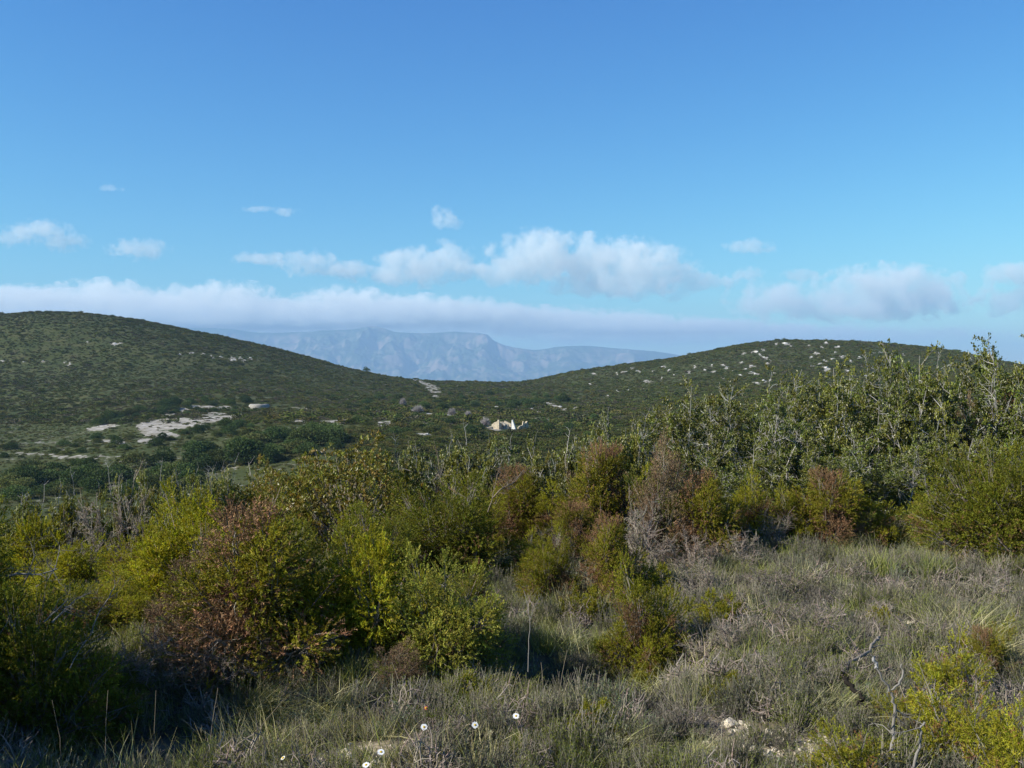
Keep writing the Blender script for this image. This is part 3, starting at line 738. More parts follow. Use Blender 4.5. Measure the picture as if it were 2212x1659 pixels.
# ------------------------------------------------------------------ scatter of uncountable cover: one object each
STORE = bpy.data.collections.new("cover_sources")       # never linked into the scene
def scatter(name, pts, rot, scl, idx, meshes, label):
    sub = bpy.data.collections.new(name + "_sources")
    for q, me in enumerate(meshes):
        so = bpy.data.objects.new("%s_source_%02d" % (name, q), me); sub.objects.link(so)
    me = bpy.data.meshes.new(name); me.vertices.add(len(pts)); me.vertices.foreach_set("co", np.asarray(pts, np.float32).ravel())
    for nm, tp, key, dat in (("rot", 'FLOAT_VECTOR', "vector", rot), ("scl", 'FLOAT_VECTOR', "vector", scl), ("idx", 'INT', "value", idx)):
        a = me.attributes.new(nm, tp, 'POINT'); a.data.foreach_set(key, np.asarray(dat, np.int32 if tp == 'INT' else np.float32).ravel())
    o = obj(name, me)
    ng = bpy.data.node_groups.new(name + "_scatter", 'GeometryNodeTree')
    ng.interface.new_socket("Geometry", in_out='INPUT', socket_type='NodeSocketGeometry')
    ng.interface.new_socket("Geometry", in_out='OUTPUT', socket_type='NodeSocketGeometry')
    gi = ng.nodes.new('NodeGroupInput'); go = ng.nodes.new('NodeGroupOutput')
    ip = ng.nodes.new('GeometryNodeInstanceOnPoints'); ci = ng.nodes.new('GeometryNodeCollectionInfo')
    ci.inputs['Collection'].default_value = sub; ci.inputs['Separate Children'].default_value = True; ci.inputs['Reset Children'].default_value = True
    ip.inputs['Pick Instance'].default_value = True
    def na(nm, tp):
        n = ng.nodes.new('GeometryNodeInputNamedAttribute'); n.data_type = tp; n.inputs['Name'].default_value = nm
        return [q for q in n.outputs if q.enabled and q.name == 'Attribute'][0]
    e2r = ng.nodes.new('FunctionNodeEulerToRotation')
    L = ng.links.new
    L(na("rot", 'FLOAT_VECTOR'), e2r.inputs[0]); L(e2r.outputs[0], ip.inputs['Rotation'])
    L(na("scl", 'FLOAT_VECTOR'), ip.inputs['Scale']); L(na("idx", 'INT'), ip.inputs['Instance Index'])
    L(gi.outputs[0], ip.inputs['Points']); L(ci.outputs[0], ip.inputs['Instance']); L(ip.outputs[0], go.inputs[0])
    md = o.modifiers.new("scatter", 'NODES'); md.node_group = ng
    tag(o, label, kind="stuff")
    return o

# ---- maquis on the hills
GREENS = [(.072, .088, .016), (.088, .098, .020), (.054, .076, .016), (.106, .096, .024), (.074, .078, .024)]
scr = [clump(100 + q, 1.0, .62, 100, .19, GREENS[q % 5], brown=.12).mesh("scrub_clump", M['scrub']) for q in range(10)]
scr += [clump(120 + q, 1.0, .5, 80, .18, (.095, .085, .055), brown=.3).mesh("scrub_clump", M['scrub']) for q in range(3)]
scr += [clump(130 + q, 1.0, .65, 330, .095, GREENS[q % 5], brown=.14).mesh('scrub_clump', M['scrub']) for q in range(6)]
def hill_scatter(n, seed):
    rng = np.random.default_rng(seed)
    Y = np.sqrt(rng.uniform(130. ** 2, 880. ** 2, n)); px = rng.uniform(-160, 1180, n); X = (px - 512) / FPX * Y
    Z = height(X, Y); py = 384 - (Z - EYE) * FPX / Y
    dens = fbm(X / 22., Y / 22., 4, 51)
    keep = ((bare_far(px, py) < .25) | (rng.random(n) < .10)) & ~((px > 484) & (px < 534) & (Y > 318) & (Y < 356)) & (rng.random(n) < .35 + 1.1 * dens)
    X, Y, Z, px, py = [q[keep] for q in (X, Y, Z, px, py)]; n = len(X)
    vf = (py > 424) & (px < 345) & (Y > 150); kk = ~vf | (rng.random(n) < .8); X, Y, Z, px, py, vf = [q[kk] for q in (X, Y, Z, px, py, vf)]; n = len(X)
    low = np.where(vf, -.6, np.clip((py - 395) / 45, 0, 1))                        # the valley floor carries taller growth
    base = fbm(X / 60., Y / 60., 3, 52)
    s = rng.uniform(.8, 2.0, n) * (.7 + .5 * base) * (1 + .55 * low) * np.where(rng.random(n) < .07, 2.0, 1)
    idx = rng.integers(0, 10, n); gry = (fbm(X / 35., Y / 35., 3, 53) > .56) & (rng.random(n) < .35); idx = np.where(gry | (rng.random(n) < .06), 10 + rng.integers(0, 3, n), idx)
    idx = np.where(Y < 330, 13 + rng.integers(0, 6, n), idx)
    rot = np.stack([rng.normal(0, .06, n), rng.normal(0, .06, n), rng.uniform(0, 2 * PI, n)], 1)
    scl = np.stack([s * 1.25, s * 1.25, s * rng.uniform(.45, .9, n)], 1)
    return np.stack([X, Y, Z - .05], 1), rot, scl, idx
scatter("maquis_scrub", *hill_scatter(135000, 5), scr, "dense low evergreen scrub covering both hills and the valley")

# ---- slope falling away beyond the foreground bushes
def slope_scatter(n, seed):
    rng = np.random.default_rng(seed)
    Y = np.sqrt(rng.uniform(15. ** 2, 135. ** 2, n)); px = rng.uniform(-250, 1270, n); X = (px - 512) / FPX * Y
    Z = height(X, Y); s = rng.uniform(.7, 1.5, n)
    rot = np.stack([rng.normal(0, .08, n), rng.normal(0, .08, n), rng.uniform(0, 2 * PI, n)], 1)
    return np.stack([X, Y, Z - .04], 1), rot, np.stack([s * 1.2, s * 1.2, s], 1), rng.integers(0, 6, n)
slp = [clump(140 + q, 1.0, .7, 420, .085, GREENS[q % 5], brown=.15).mesh("slope_clump", M['scrub']) for q in range(6)]
scatter("slope_scrub", *slope_scatter(7000, 6), slp, "dark green scrub on the slope just beyond the foreground bushes")

# ---- foreground grass and heath cover
GCB = 1.6
GC = dict(green=[(.13, .135, .035), (.10, .115, .028), (.16, .155, .06), (.075, .09, .03)], straw=[(.26, .225, .14), (.20, .17, .105), (.15, .15, .07), (.30, .26, .18)],
          grey=[(.17, .155, .13), (.13, .13, .095), (.20, .18, .155), (.11, .12, .07)], blue=[(.10, .13, .10), (.13, .15, .12), (.08, .105, .07)],
          olive=[(.10, .11, .02), (.13, .135, .03), (.075, .085, .02)])
for _k in GC: GC[_k] = [(min(.6, c[0] * GCB * .99), min(.6, c[1] * GCB * 1.04), min(.6, c[2] * GCB * .80)) for c in GC[_k]]
gm = [tuft(200, 90, .22, .0030, .35, GC['green'], .5), tuft(201, 100, .26, .0026, .45, GC['green'] + GC['straw'][:1], .7),
      tuft(202, 90, .24, .0024, .4, GC['straw'], .6, seedheads=True), tuft(203, 80, .30, .0024, .3, GC['straw'] + GC['green'][:2], .5, (.25, 0)),
      subshrub(204, .24, .17, 130, GC['grey']), subshrub(205, .22, .20, 120, GC['grey'] + GC['olive'][:1]), subshrub(206, .20, .15, 120, GC['blue']),
      subshrub(207, .26, .18, 150, GC['olive'], needles=18), tuft(208, 70, .14, .0030, .7, GC['grey'] + GC['straw'][:1], .8, rad=.09),
      tuft(209, 60, .12, .0035, .8, GC['green'] + GC['olive'], .7, rad=.10), thicket(210, .30, .16, n=160, fuzz=6)[1][1], subshrub(211, .28, .14, 140, [(.19, .165, .145), (.15, .13, .12)], needles=8)]
def grass_scatter(n, seed):
    rng = np.random.default_rng(seed)
    Y = np.sqrt(rng.uniform(2.2 ** 2, 16. ** 2, n)); Y = np.where(rng.random(n) < .45, 2.4 + rng.random(n) * 6.5, Y)
    X = rng.uniform(-1, 1, n) * (Y * .60 + 1.2)
    Z = height(X, Y); px = 512 + FPX * X / Y; py = 384 - (Z - EYE) * FPX / Y
    keep = (bare_near(X, Y) < .35) | (rng.random(n) < .12)
    hollow = np.exp(-((X - .50) / .50) ** 2 - ((Y - 5.6) / .36) ** 2) + np.exp(-((X + 1.75) / .6) ** 2 - ((Y - 4.75) / .45) ** 2)
    keep &= rng.random(n) > hollow * 1.1
    X, Y, Z, px = [q[keep] for q in (X, Y, Z, px)]; n = len(X)
    a = fbm(X * 1.3, Y * 1.3, 3, 61); b_ = fbm(X * .8 + 9, Y * .8, 3, 62); r = rng.random(n)
    right = np.clip((px - 540) / 200, 0, 1); back = np.clip((Y - 6.5) / 3, 0, 1)
    w = np.stack([.6 + .8 * back, .5 + .9 * back, .35 + back * .6, .3 + back * .6, 1.3 + 1.6 * right * (1 - back * .6), 1.2 + 1.2 * right, 1.2 + 0 * r, 1.5 + 0 * r, .8 + right, 1.0 + 0 * r, .4 + .5 * right, .7 + 1.5 * right], 1)
    ph = np.arange(12) * 2.4
    w = w * np.exp(2.6 * np.cos(ph[None] + (a * 9 + b_ * 7)[:, None]) * .55)
    cw = np.cumsum(w / w.sum(1, keepdims=True), 1); idx = (cw < rng.random((n, 1))).sum(1).clip(0, 11)
    s = rng.uniform(.45, 1.15, n) * (1 + .1 * back)
    rot = np.stack([rng.normal(0, .14, n), rng.normal(0, .14, n), rng.uniform(0, 2 * PI, n)], 1)
    return np.stack([X, Y, Z - .01], 1), rot, np.stack([s, s, s], 1), idx
scatter("grass", *grass_scatter(11500, 7), gm, "dry grass and grey heath plants covering the foreground")
def stones_scatter(n, seed):
    rng = np.random.default_rng(seed)
    X = rng.uniform(-3, 3.5, n * 12); Y = rng.uniform(3, 9, n * 12); k = rng.random(n * 12) < bare_near(X, Y) * .95 + .004
    X, Y = X[k][:n], Y[k][:n]; Z = height(X, Y); m = len(X); s = rng.uniform(.004, .012, m) * np.where(rng.random(m) < .15, 2.2, 1)
    return np.stack([X, Y, Z + s * .1], 1), rng.uniform(0, 6.28, (m, 3)), np.stack([s, s * rng.uniform(.7, 1, m), s * rng.uniform(.5, .8, m)], 1), rng.integers(0, 5, m)
def rock(seed, sub=2, rough=.35, sq=(1, 1, 1)):
    rng = np.random.default_rng(seed); v = (ICO2 if sub == 2 else ICO3)[0].copy(); f = (ICO2 if sub == 2 else ICO3)[1]
    for q in range(9):
        nrm = unit(rng.normal(size=3)); c = rng.uniform(.5, .85); d = v @ nrm; v = v - np.outer(np.maximum(d - c, 0), nrm)
    v = v * (1 + (fbm(v[:, 0] * 2 + seed, v[:, 1] * 2 + v[:, 2] * 1.7, 3, seed) - .5)[:, None] * rough)
    return v * np.array(sq), f
def rockmesh(seed, mat, **kw):
    v, f = rock(seed, **kw); return mesh_np("rock", v, [f], M[mat])
scatter("gravel", *stones_scatter(2600, 8), [rockmesh(300 + q, 'pebble') for q in range(5)], "pale limestone pebbles on the bare patches")

MARKS = [("the pale gravel strip", 185, 424), ("the flat gravel heap", 259, 405), ("the ruined farmhouse", 509, 426), ("the big bare grey tree", 485, 421), ("the purplish bare tree", 418, 410),
         ("the far left pale track", 28, 454), ("the near left rock ledge", 16, 484), ("the pale saddle scar", 430, 388), ("the yellowish valley bank", 386, 424),
         ("the upper pale terrace", 210, 407), ("the saddle's lowest point", 480, 384), ("the knoll beyond the ruin", 540, 412), ("the pale track's bend", 60, 450), ("the wooded hollow", 270, 455), ("the valley's left corner", 5, 505), ("the mastic dome", 340, 440),
         ("the right hill's summit", 800, 342), ("the right hill's biggest rock", 826, 368), ("the right hill's rocky flank", 750, 372), ("the oak tops", 860, 372), ("the left hill's summit", 60, 314), ("the broken white rock line", 225, 357), ("the left hill's high rocks", 115, 344), ("the right hill's smooth shoulder", 620, 370)]
def where(px, py):
    nm, mx, my = min(MARKS, key=lambda m: ((px - m[1]) / 2.2) ** 2 + (py - m[2]) ** 2)
    dx, dy = px - mx, my - py
    far = "just" if abs(dx) < 12 and abs(dy) < 6 else ("well" if abs(dx) > 40 or abs(dy) > 16 else "a little")
    v = "above" if dy > 2.5 else ("below" if dy < -2.5 else ""); h_ = "right of" if dx > 5 else ("left of" if dx < -5 else "")
    if v and h_: return "%s and %s %s" % (v, h_, nm)
    return ("%s %s %s" % (far, v or h_, nm)) if (v or h_) else "right beside " + nm
def size_word(w, lo, hi):
    t = (w - lo) / (hi - lo); return ["small", "smallish", "medium", "large", "very large"][max(0, min(4, int(t * 5)))]
# ------------------------------------------------------------------ limestone outcrops: each its own rock
rk = [rockmesh(320 + q, 'lime', sub=3, rough=.9, sq=(1, .8, .42)) for q in range(7)]
def outcrops(lst, label, group):
    for q, (px, py, w) in enumerate(lst):
        g = ground_at(px, py, 100)
        if g is None: continue
        x, y, z = g; r = w * y / FPX * .5 * random.uniform(.35, .7)
        o = obj("limestone_outcrop", rk[(q * 3) % 7], loc=(x, y, z + r * .10), rot=(.18 + random.uniform(-.1, .1), random.uniform(-.15, .15), random.uniform(-.5, .5) + (PI if q % 2 else 0)), scale=(r, r * random.uniform(.7, 1), r * random.uniform(.8, 1.2)))
        tag(o, "%s %s %s" % (size_word(w, 3, 9), label, where(px, py)), "rock", group)
outcrops(OUT_L, "white limestone outcrop", "outcrops on the left hill")
outcrops(OUT_R, "white limestone outcrop", "outcrops on the right hill")
outcrops(OUT_M, "pale slope outcrop", "outcrops on the saddle slope")
outcrops(OUT_V, "grey valley outcrop", "outcrops in the valley")

# ------------------------------------------------------------------ valley bushes and trees: each its own object
vb = [clump(400 + q, 1.0, .72, 2300, .048, [(.055, .085, .024), (.065, .095, .026), (.045, .070, .022), (.080, .100, .028), (.060, .080, .030), (.095, .105, .032)][q % 6], v=.3).mesh("evergreen_bush", M['scrub']) for q in range(8)]
LABELS_USED = set()
def region(n, poly, wr, label, group, seed, protos=None):
    rng = np.random.default_rng(seed); k = 0; pos = []
    tries = 0
    while k < n and tries < n * 40:
        tries += 1
        u = rng.uniform(0, len(poly) - 1.001); i = int(u); f = u - i
        cx = poly[i][0] * (1 - f) + poly[i + 1][0] * f; cy_ = poly[i][1] * (1 - f) + poly[i + 1][1] * f; hh = poly[i][2] * (1 - f) + poly[i + 1][2] * f
        px = cx + rng.normal(0, 3); py = cy_ + rng.uniform(-hh, hh)
        if bare_far(np.array([px]), np.array([py]))[0] > .3: continue
        if any(abs(px - a) < 6 and abs(py - b) < 2.0 for a, b in pos): continue
        g = ground_at(px, py, 100)
        if g is None or (482 < px < 534 and 305 < g[1] < 358): continue
        pos.append((px, py)); w = rng.uniform(*wr) * (1.3 if rng.random() < .12 else 1)
        pk = int(rng.integers(0, 8)); label = "%s %s evergreen bush %s" % (size_word(w, wr[0], wr[1] * 1.15), ["deep green", "mid green", "dark green", "olive green", "grey-green", "yellowish green", "deep green", "mid green"][pk], where(px, py))
        hz = rng.uniform(.70, 1.1)
        for extra in ([""] + ([" squat", " flat-topped"] if hz < .85 else ([" tall", " upright"] if hz > .98 else [" rounded", " domed"]))):
            cand = label.replace(" evergreen", extra + " evergreen")
            if cand not in LABELS_USED: label = cand; break
        LABELS_USED.add(label)
        o = obj("evergreen_bush", vb[pk], loc=(g[0], g[1], g[2] - .25), rot=(0, 0, rng.uniform(0, 6.28)), scale=(w, w, w * hz))
        tag(o, label, "bush", group); k += 1
region(26, [(95, 429, 3), (140, 413, 3), (200, 404, 2.5), (250, 402, 2)], (4.5, 8), "dark evergreen bush in the belt along the foot of the left hill", "bushes at the foot of the left hill", 1)
region(46, [(-5, 488, 16), (100, 482, 16), (200, 478, 14)], (5, 9), "large dark evergreen bush at the near left of the valley floor", "bushes at the near left of the valley", 2)
region(44, [(190, 460, 16), (270, 452, 14), (340, 438, 10)], (4.5, 9), "dark rounded evergreen bush in the hollow below the pale gravel strip", "bushes in the hollow below the gravel strip", 3)
region(34, [(-5, 455, 8), (120, 443, 8), (250, 428, 6)], (3, 5.5), "evergreen bush on the old terraces beside the pale tracks", "bushes on the old terraces", 4)
region(46, [(330, 404, 7), (420, 405, 9), (500, 402, 9), (570, 404, 6)], (4, 7), "dark evergreen bush on the wooded slope above and behind the ruin", "bushes on the slope behind the ruin", 5)
region(36, [(330, 426, 9), (430, 426, 9), (500, 432, 5), (600, 428, 10)], (3, 5.5), "evergreen bush on the valley floor level with the ruin", "bushes on the valley floor level with the ruin", 6)
region(12, [(155, 412, 4), (200, 411, 3), (245, 411, 3)], (3, 5), "green bush among the pale patches above the gravel strip", "bushes above the gravel strip", 7)

def far_tree(px, py, w, h, label, Y=None, trunk=True, proto=0):
    g = ground_at(px, py, 100) if Y is None else None
    if g is None:
        y = Y or RIDGE - 4; x = (px - 512) / FPX * y; g = (x, y, H(x, y))
    x, y, z = g; W_, H_ = w * y / FPX, h * y / FPX
    o = bpy.data.objects.new("evergreen_tree", None); link(o); o.location = (x, y, z - .2); tag(o, label, "tree")
    obj("crown", vb[proto], o, (0, 0, H_ * .12), (0, 0, proto), (W_, W_, H_ * 1.15))
    b = Buf(); b.tubes(np.array([[[0, 0, -.3], [.05, 0, H_ * .3], [0, .05, H_ * .55]]]), W_ * .05, W_ * .03, (.12, .10, .08), 6)
    obj("trunk", b.mesh("trunk", M['wood']), o)
    return o
far_tree(366, 369.5, 7.5, 7.5, "lone rounded dark tree standing on the skyline where the left hill slopes down", Y=848)
far_tree(37, 313, 5.5, 2.6, "small dark bush, left of the two on the very top of the left hill", Y=848, proto=1)
far_tree(51, 313, 4.5, 2.8, "small dark bush, right of the two on the very top of the left hill", Y=848, proto=2)
far_tree(226, 338.5, 7, 2.4, "low dark bush breaking the skyline halfway down the left hill", Y=848, proto=3)
far_tree(416, 380, 8, 4.0, "wider of the two dark bushes on the skyline just left of the saddle", Y=848, proto=4)
far_tree(425, 381, 4.5, 2.6, "smaller of the two dark bushes on the skyline just left of the saddle", Y=848, proto=5)
far_tree(401, 378.5, 3, 2.6, "tiny bush on the skyline between the lone tree and the saddle bushes", Y=848, proto=6)
far_tree(470, 382.5, 3.5, 2.0, "tiny dark bush on the lowest part of the saddle skyline", Y=848, proto=6)
far_tree(512, 382.5, 5, 2.2, "low dark bush on the saddle skyline right of its lowest point", Y=848, proto=7)
far_tree(718, 351.5, 5, 2.6, "small dark bush on the left shoulder of the right hill skyline", Y=848, proto=1)
far_tree(770, 343, 3.5, 1.8, "tiny bush on the skyline just left of the right hill top", Y=848, proto=2)
far_tree(689, 355.5, 3, 1.8, "tiny bush low on the left shoulder of the right hill skyline", Y=848, proto=0)
far_tree(955, 354, 12, 4, "dark clump of bushes on the right shoulder of the right hill", Y=845, proto=3)
# bare pale trees beside the ruin
def bare_tree(px, py, w, h, label, seed):
    g = ground_at(px, py, 100); x, y, z = g; W_, H_ = w * y / FPX, h * y / FPX
    rng = np.random.default_rng(seed); b = Buf(); n = 420
    D = dome_dirs(n, rng, .0); e = D * np.array([W_ / 2, W_ / 2, H_ * .8]) * rng.uniform(.5, 1, (n, 1)) + UP * H_ * .2
    s_ = e * rng.uniform(.1, .5, (n, 1)) + UP * H_ * .1
    b.tubes(np.stack([s_, (s_ + e) / 2 + rng.normal(0, .15, s_.shape), e], 1), .05, .02, shade((.30, .265, .25), n, rng))
    o = bpy.data.objects.new("bare_tree", None); link(o); o.location = (x, y, z); tag(o, label, "tree")
    obj("crown", b.mesh("bare_crown", M['wood']), o)
    t = Buf(); t.tubes(np.array([[[0, 0, -.3], [.1, 0, H_ * .2], [0, .1, H_ * .5]]]), .16, .08, (.26, .23, .2), 6); obj("trunk", t.mesh("trunk", M['wood']), o)
bare_tree(485, 427, 13, 11, "large leafless grey tree directly left of the ruined farmhouse", 1)
bare_tree(452, 416, 12, 9, "leafless grey tree on the terrace left of the ruin", 2)
bare_tree(468, 417, 9, 7, "small leafless grey tree between the two larger bare trees", 3)
bare_tree(418, 413, 16, 9, "purplish leafless tree in front of the dark wooded slope", 4)
bare_tree(403, 406, 9, 9, "slim leafless grey tree furthest left of the ruin", 5)

# ------------------------------------------------------------------ ruined farmhouse
def slab(x0, y0, x1, y1, prof, thick, mat, openings=()):
    """upright wall from (x0,y0) to (x1,y1); prof = [(s 0..1, height)], ragged top"""
    rng = np.random.default_rng(int(abs(x0 * 13 + y1 * 7) * 10)); n = 26; L = math.hypot(x1 - x0, y1 - y0)
    s_ = np.linspace(0, 1, n); hgt = np.interp(s_, [p[0] for p in prof], [p[1] for p in prof]) + rng.uniform(-.09, .09, n)
    dx, dy = (x1 - x0) / L, (y1 - y0) / L; nx, ny = -dy * thick / 2, dx * thick / 2
    v, f = [], []
    for q in range(n):
        cx, cy_ = x0 + (x1 - x0) * s_[q], y0 + (y1 - y0) * s_[q]
        lo = -1.2
        for (a, b_, top) in openings:
            if a < s_[q] < b_: lo = top
        for sg in (1, -1):
            v += [(cx + nx * sg, cy_ + ny * sg, lo), (cx + nx * sg, cy_ + ny * sg, max(hgt[q], lo + .15))]
    for q in range(n - 1):
        a = q * 4; b_ = a + 4
        f += [(a, b_, b_ + 1, a + 1), (a + 2, a + 3, b_ + 3, b_ + 2), (a + 1, b_ + 1, b_ + 3, a + 3), (a, a + 2, b_ + 2, b_)]
    f += [(0, 1, 3, 2), ((n - 1) * 4, (n - 1) * 4 + 2, (n - 1) * 4 + 3, (n - 1) * 4 + 1)]
    return mesh_np("ruin_wall", v, [np.array(f)], M[mat])
g = ground_at(517, 429.5, 200)
K = g[1] / FPX
rn = bpy.data.objects.new("ruined_farmhouse", None); link(rn); rn.location = (g[0], g[1], g[2] + .15)
tag(rn, "roofless ruined stone farmhouse with a tapering white wall stub in the valley", "ruin")
def wx(px): return (px - 524) * K
def rw(name, px0, d0, px1, d1, prof, mat='ruin', th=.6, op=(), label=None):
    o = obj(name, slab(wx(px0), d0, wx(px1), d1, [(a, b * .74) for a, b in prof], th, mat, op), rn)
    if label: o['label'] = label
rw("gable_wall", 499, 0, 506.5, -1.2, [(0, 2.0), (.3, 2.9), (.75, 3.4), (.8, 4.2), (1, 4.2)], label="ochre ragged gable wall")
rw("side_wall", 506.6, -1.2, 509.0, 1.6, [(0, 2.9), (.5, 2.3), (1, 2.0)])
rw("rear_wall", 499.5, 4.2, 517, 3.6, [(0, 1.9), (.4, 3.2), (.7, 2.9), (1, 2.2)])
rw("front_wall", 508.5, 1.2, 515.5, -.2, [(0, 3.0), (.2, 2.9), (1, 1.9)], mat='spoil', op=((.02, .22, 2.0),), label="grey front wall with a doorway")  # darker, greyer material than the ochre walls
rw("partition_wall", 511.5, 2.8, 518.5, 1.8, [(0, 3.6), (.5, 3.0), (1, 2.2)])
rw("wall_stub", 519.0, -1.4, 522.6, -1.9, [(0, 4.1), (.28, 4.1), (.45, 3.0), (1, .4)], mat='plaster', th=.8, label="tapering white plastered wall stub")
rw("right_wall", 525, .4, 532, 1.4, [(0, .6), (.2, 1.3), (.6, 1.6), (.72, 3.4), (.84, 3.2), (1, 1.8)])
rw("corner_stub", 532.4, 1.5, 535, 2.6, [(0, 2.0), (.3, 3.2), (.6, 3.4), (1, 1.6)])
rw("low_wall", 493, -1, 499, -.4, [(0, .5), (.6, .9), (1, 1.2)], label="low tumbled wall")

# flat-topped heap of pale gravel
g = ground_at(259, 408, 200); k = g[1] / FPX
v, f = ICO3; vv = v.copy(); vv[:, 2] = np.clip(vv[:, 2] * 1.6, -1, .62) ; vv *= 1 + (fbm(v[:, 0] * 3, v[:, 1] * 3 + v[:, 2], 3, 5) - .5)[:, None] * .25
o = obj("gravel_heap", mesh_np("gravel_heap", vv * np.array([10 * k, 9 * k, 6.2 * k]), [f], M['spoil'], smooth=True), loc=(g[0], g[1], g[2]))
tag(o, "flat-topped pale heap of gravel at the foot of the left hill", "heap")

# ------------------------------------------------------------------ foreground bushes
PROTO = {}
def proto(key, parts, w, h, name, cat):
    me = parts[0][1]; a = np.zeros(len(me.vertices) * 3, np.float32); me.vertices.foreach_get("co", a); a = a.reshape(-1, 3)
    w = float(np.percentile(np.hypot(a[:, 0], a[:, 1]), 95)) * 2 * .93; h = float(np.percentile(a[:, 2], 99.6))
    PROTO[key] = (parts, w, h, name, cat)
YG = (.255, .240, .014)
proto('ja', juniper(1, 1.0, .85, green=YG, dead=.12), 1.0, .85, "juniper_bush", "bush")
proto('jb', juniper(2, 1.0, .95, green=(.20, .19, .014), dead=.22, plumes=34), 1.0, .95, "juniper_bush", "bush")
proto('jc', juniper(3, 1.2, 1.0, green=(.145, .150, .014), dead=.20, plumes=42, shoots=180), 1.2, 1.0, "juniper_bush", "bush")
proto('jd', juniper(4, .9, 1.0, green=(.17, .155, .015), dead=.50, brown=(.23, .135, .07)), .9, 1.0, "juniper_bush", "bush")
proto('je', juniper(5, 1.0, .9, green=(.13, .14, .025), dead=.62, brown=(.21, .145, .085)), 1.0, .9, "dying_juniper_bush", "bush")
proto('jf', juniper(6, 1.0, .9, green=(.29, .285, .05), dead=.06, plumes=36, nw=.0085, nl=.014), 1.0, .9, "juniper_bush", "bush")
proto('js', juniper(7, .7, .6, green=(.25, .235, .018), dead=.18, plumes=17, shoots=75, nl=.019, nw=.0055, ragged=.6, brown=(.22, .11, .05)), .7, .6, "juniper_bush", "bush")
proto('jt', juniper(8, .6, .35, green=(.18, .17, .014), dead=.12, plumes=18, shoots=90), .6, .35, "juniper_bush", "bush")
proto('oa', oak(11, 1.4, 2.0, stems=22, sec=15), 1.4, 2.0, "kermes_oak", "shrub")
proto('ob', oak(12, 1.3, 1.9, stems=20, sec=15, bare=.32), 1.3, 1.9, "kermes_oak", "shrub")
proto('oc', oak(13, 1.5, 2.0, stems=24, sec=15, bare=.18, green=(.100, .115, .017)), 1.5, 2.0, "kermes_oak", "shrub")
proto('od', oak(14, 1.2, 1.1, stems=15, sec=13, bare=.55, green=(.11, .125, .035)), 1.2, 1.1, "kermes_oak", "shrub")
proto('oe', oak(15, 1.3, 1.2, stems=15, sec=13, bare=.25, green=(.15, .15, .026)), 1.3, 1.2, "kermes_oak", "shrub")
proto('ma', dome_shrub(16, 1.8, 1.2), 1.7, 1.2, "mastic_shrub", "shrub")
proto('ta', thicket(21, .9, .9, n=1100, col=(.22, .16, .105)), .9, .9, "dead_shrub", "shrub")
proto('tb', thicket(22, .9, .7, n=1000, col=(.22, .19, .145)), .9, .7, "dead_shrub", "shrub")
proto('tc', thicket(23, .9, .8, n=1000, col=(.15, .125, .10), leafc=(.10, .115, .02)), .9, .8, "dead_shrub", "shrub")
USED = set(); NB = [0]
def bush(key, px, base, wpx, hpx, label, group=None, Y=None, rz=None):
    parts, w, h, name, cat = PROTO[key]
    g = None
    if Y is None: g = ground_at(px, base, 2.5, 11.5)
    if g is None:                                    # the foot is hidden behind the brow: stand it there, keep its top where it is
        Yb = Y or 10.6 + (px % 7) * .15; x = (px - 512) / FPX * Yb; g = (x, Yb, H(x, Yb))
        if Y is None: hpx = 384 - (g[2] - EYE) * FPX / Yb - (base - hpx)
    x, y, z = g
    sx = wpx * y / FPX / w; sz = hpx * y / FPX / h
    NB[0] += 1
    r = bpy.data.objects.new(name, None); link(r); r.location = (x, y, z - .02); r.rotation_euler = (0, 0, rz if rz is not None else (NB[0] * 2.399) % 6.283); r.scale = (sx, sx, sz)
    tag(r, label, cat, group)
    for nm, me in parts: obj(nm, me, r)
    return r
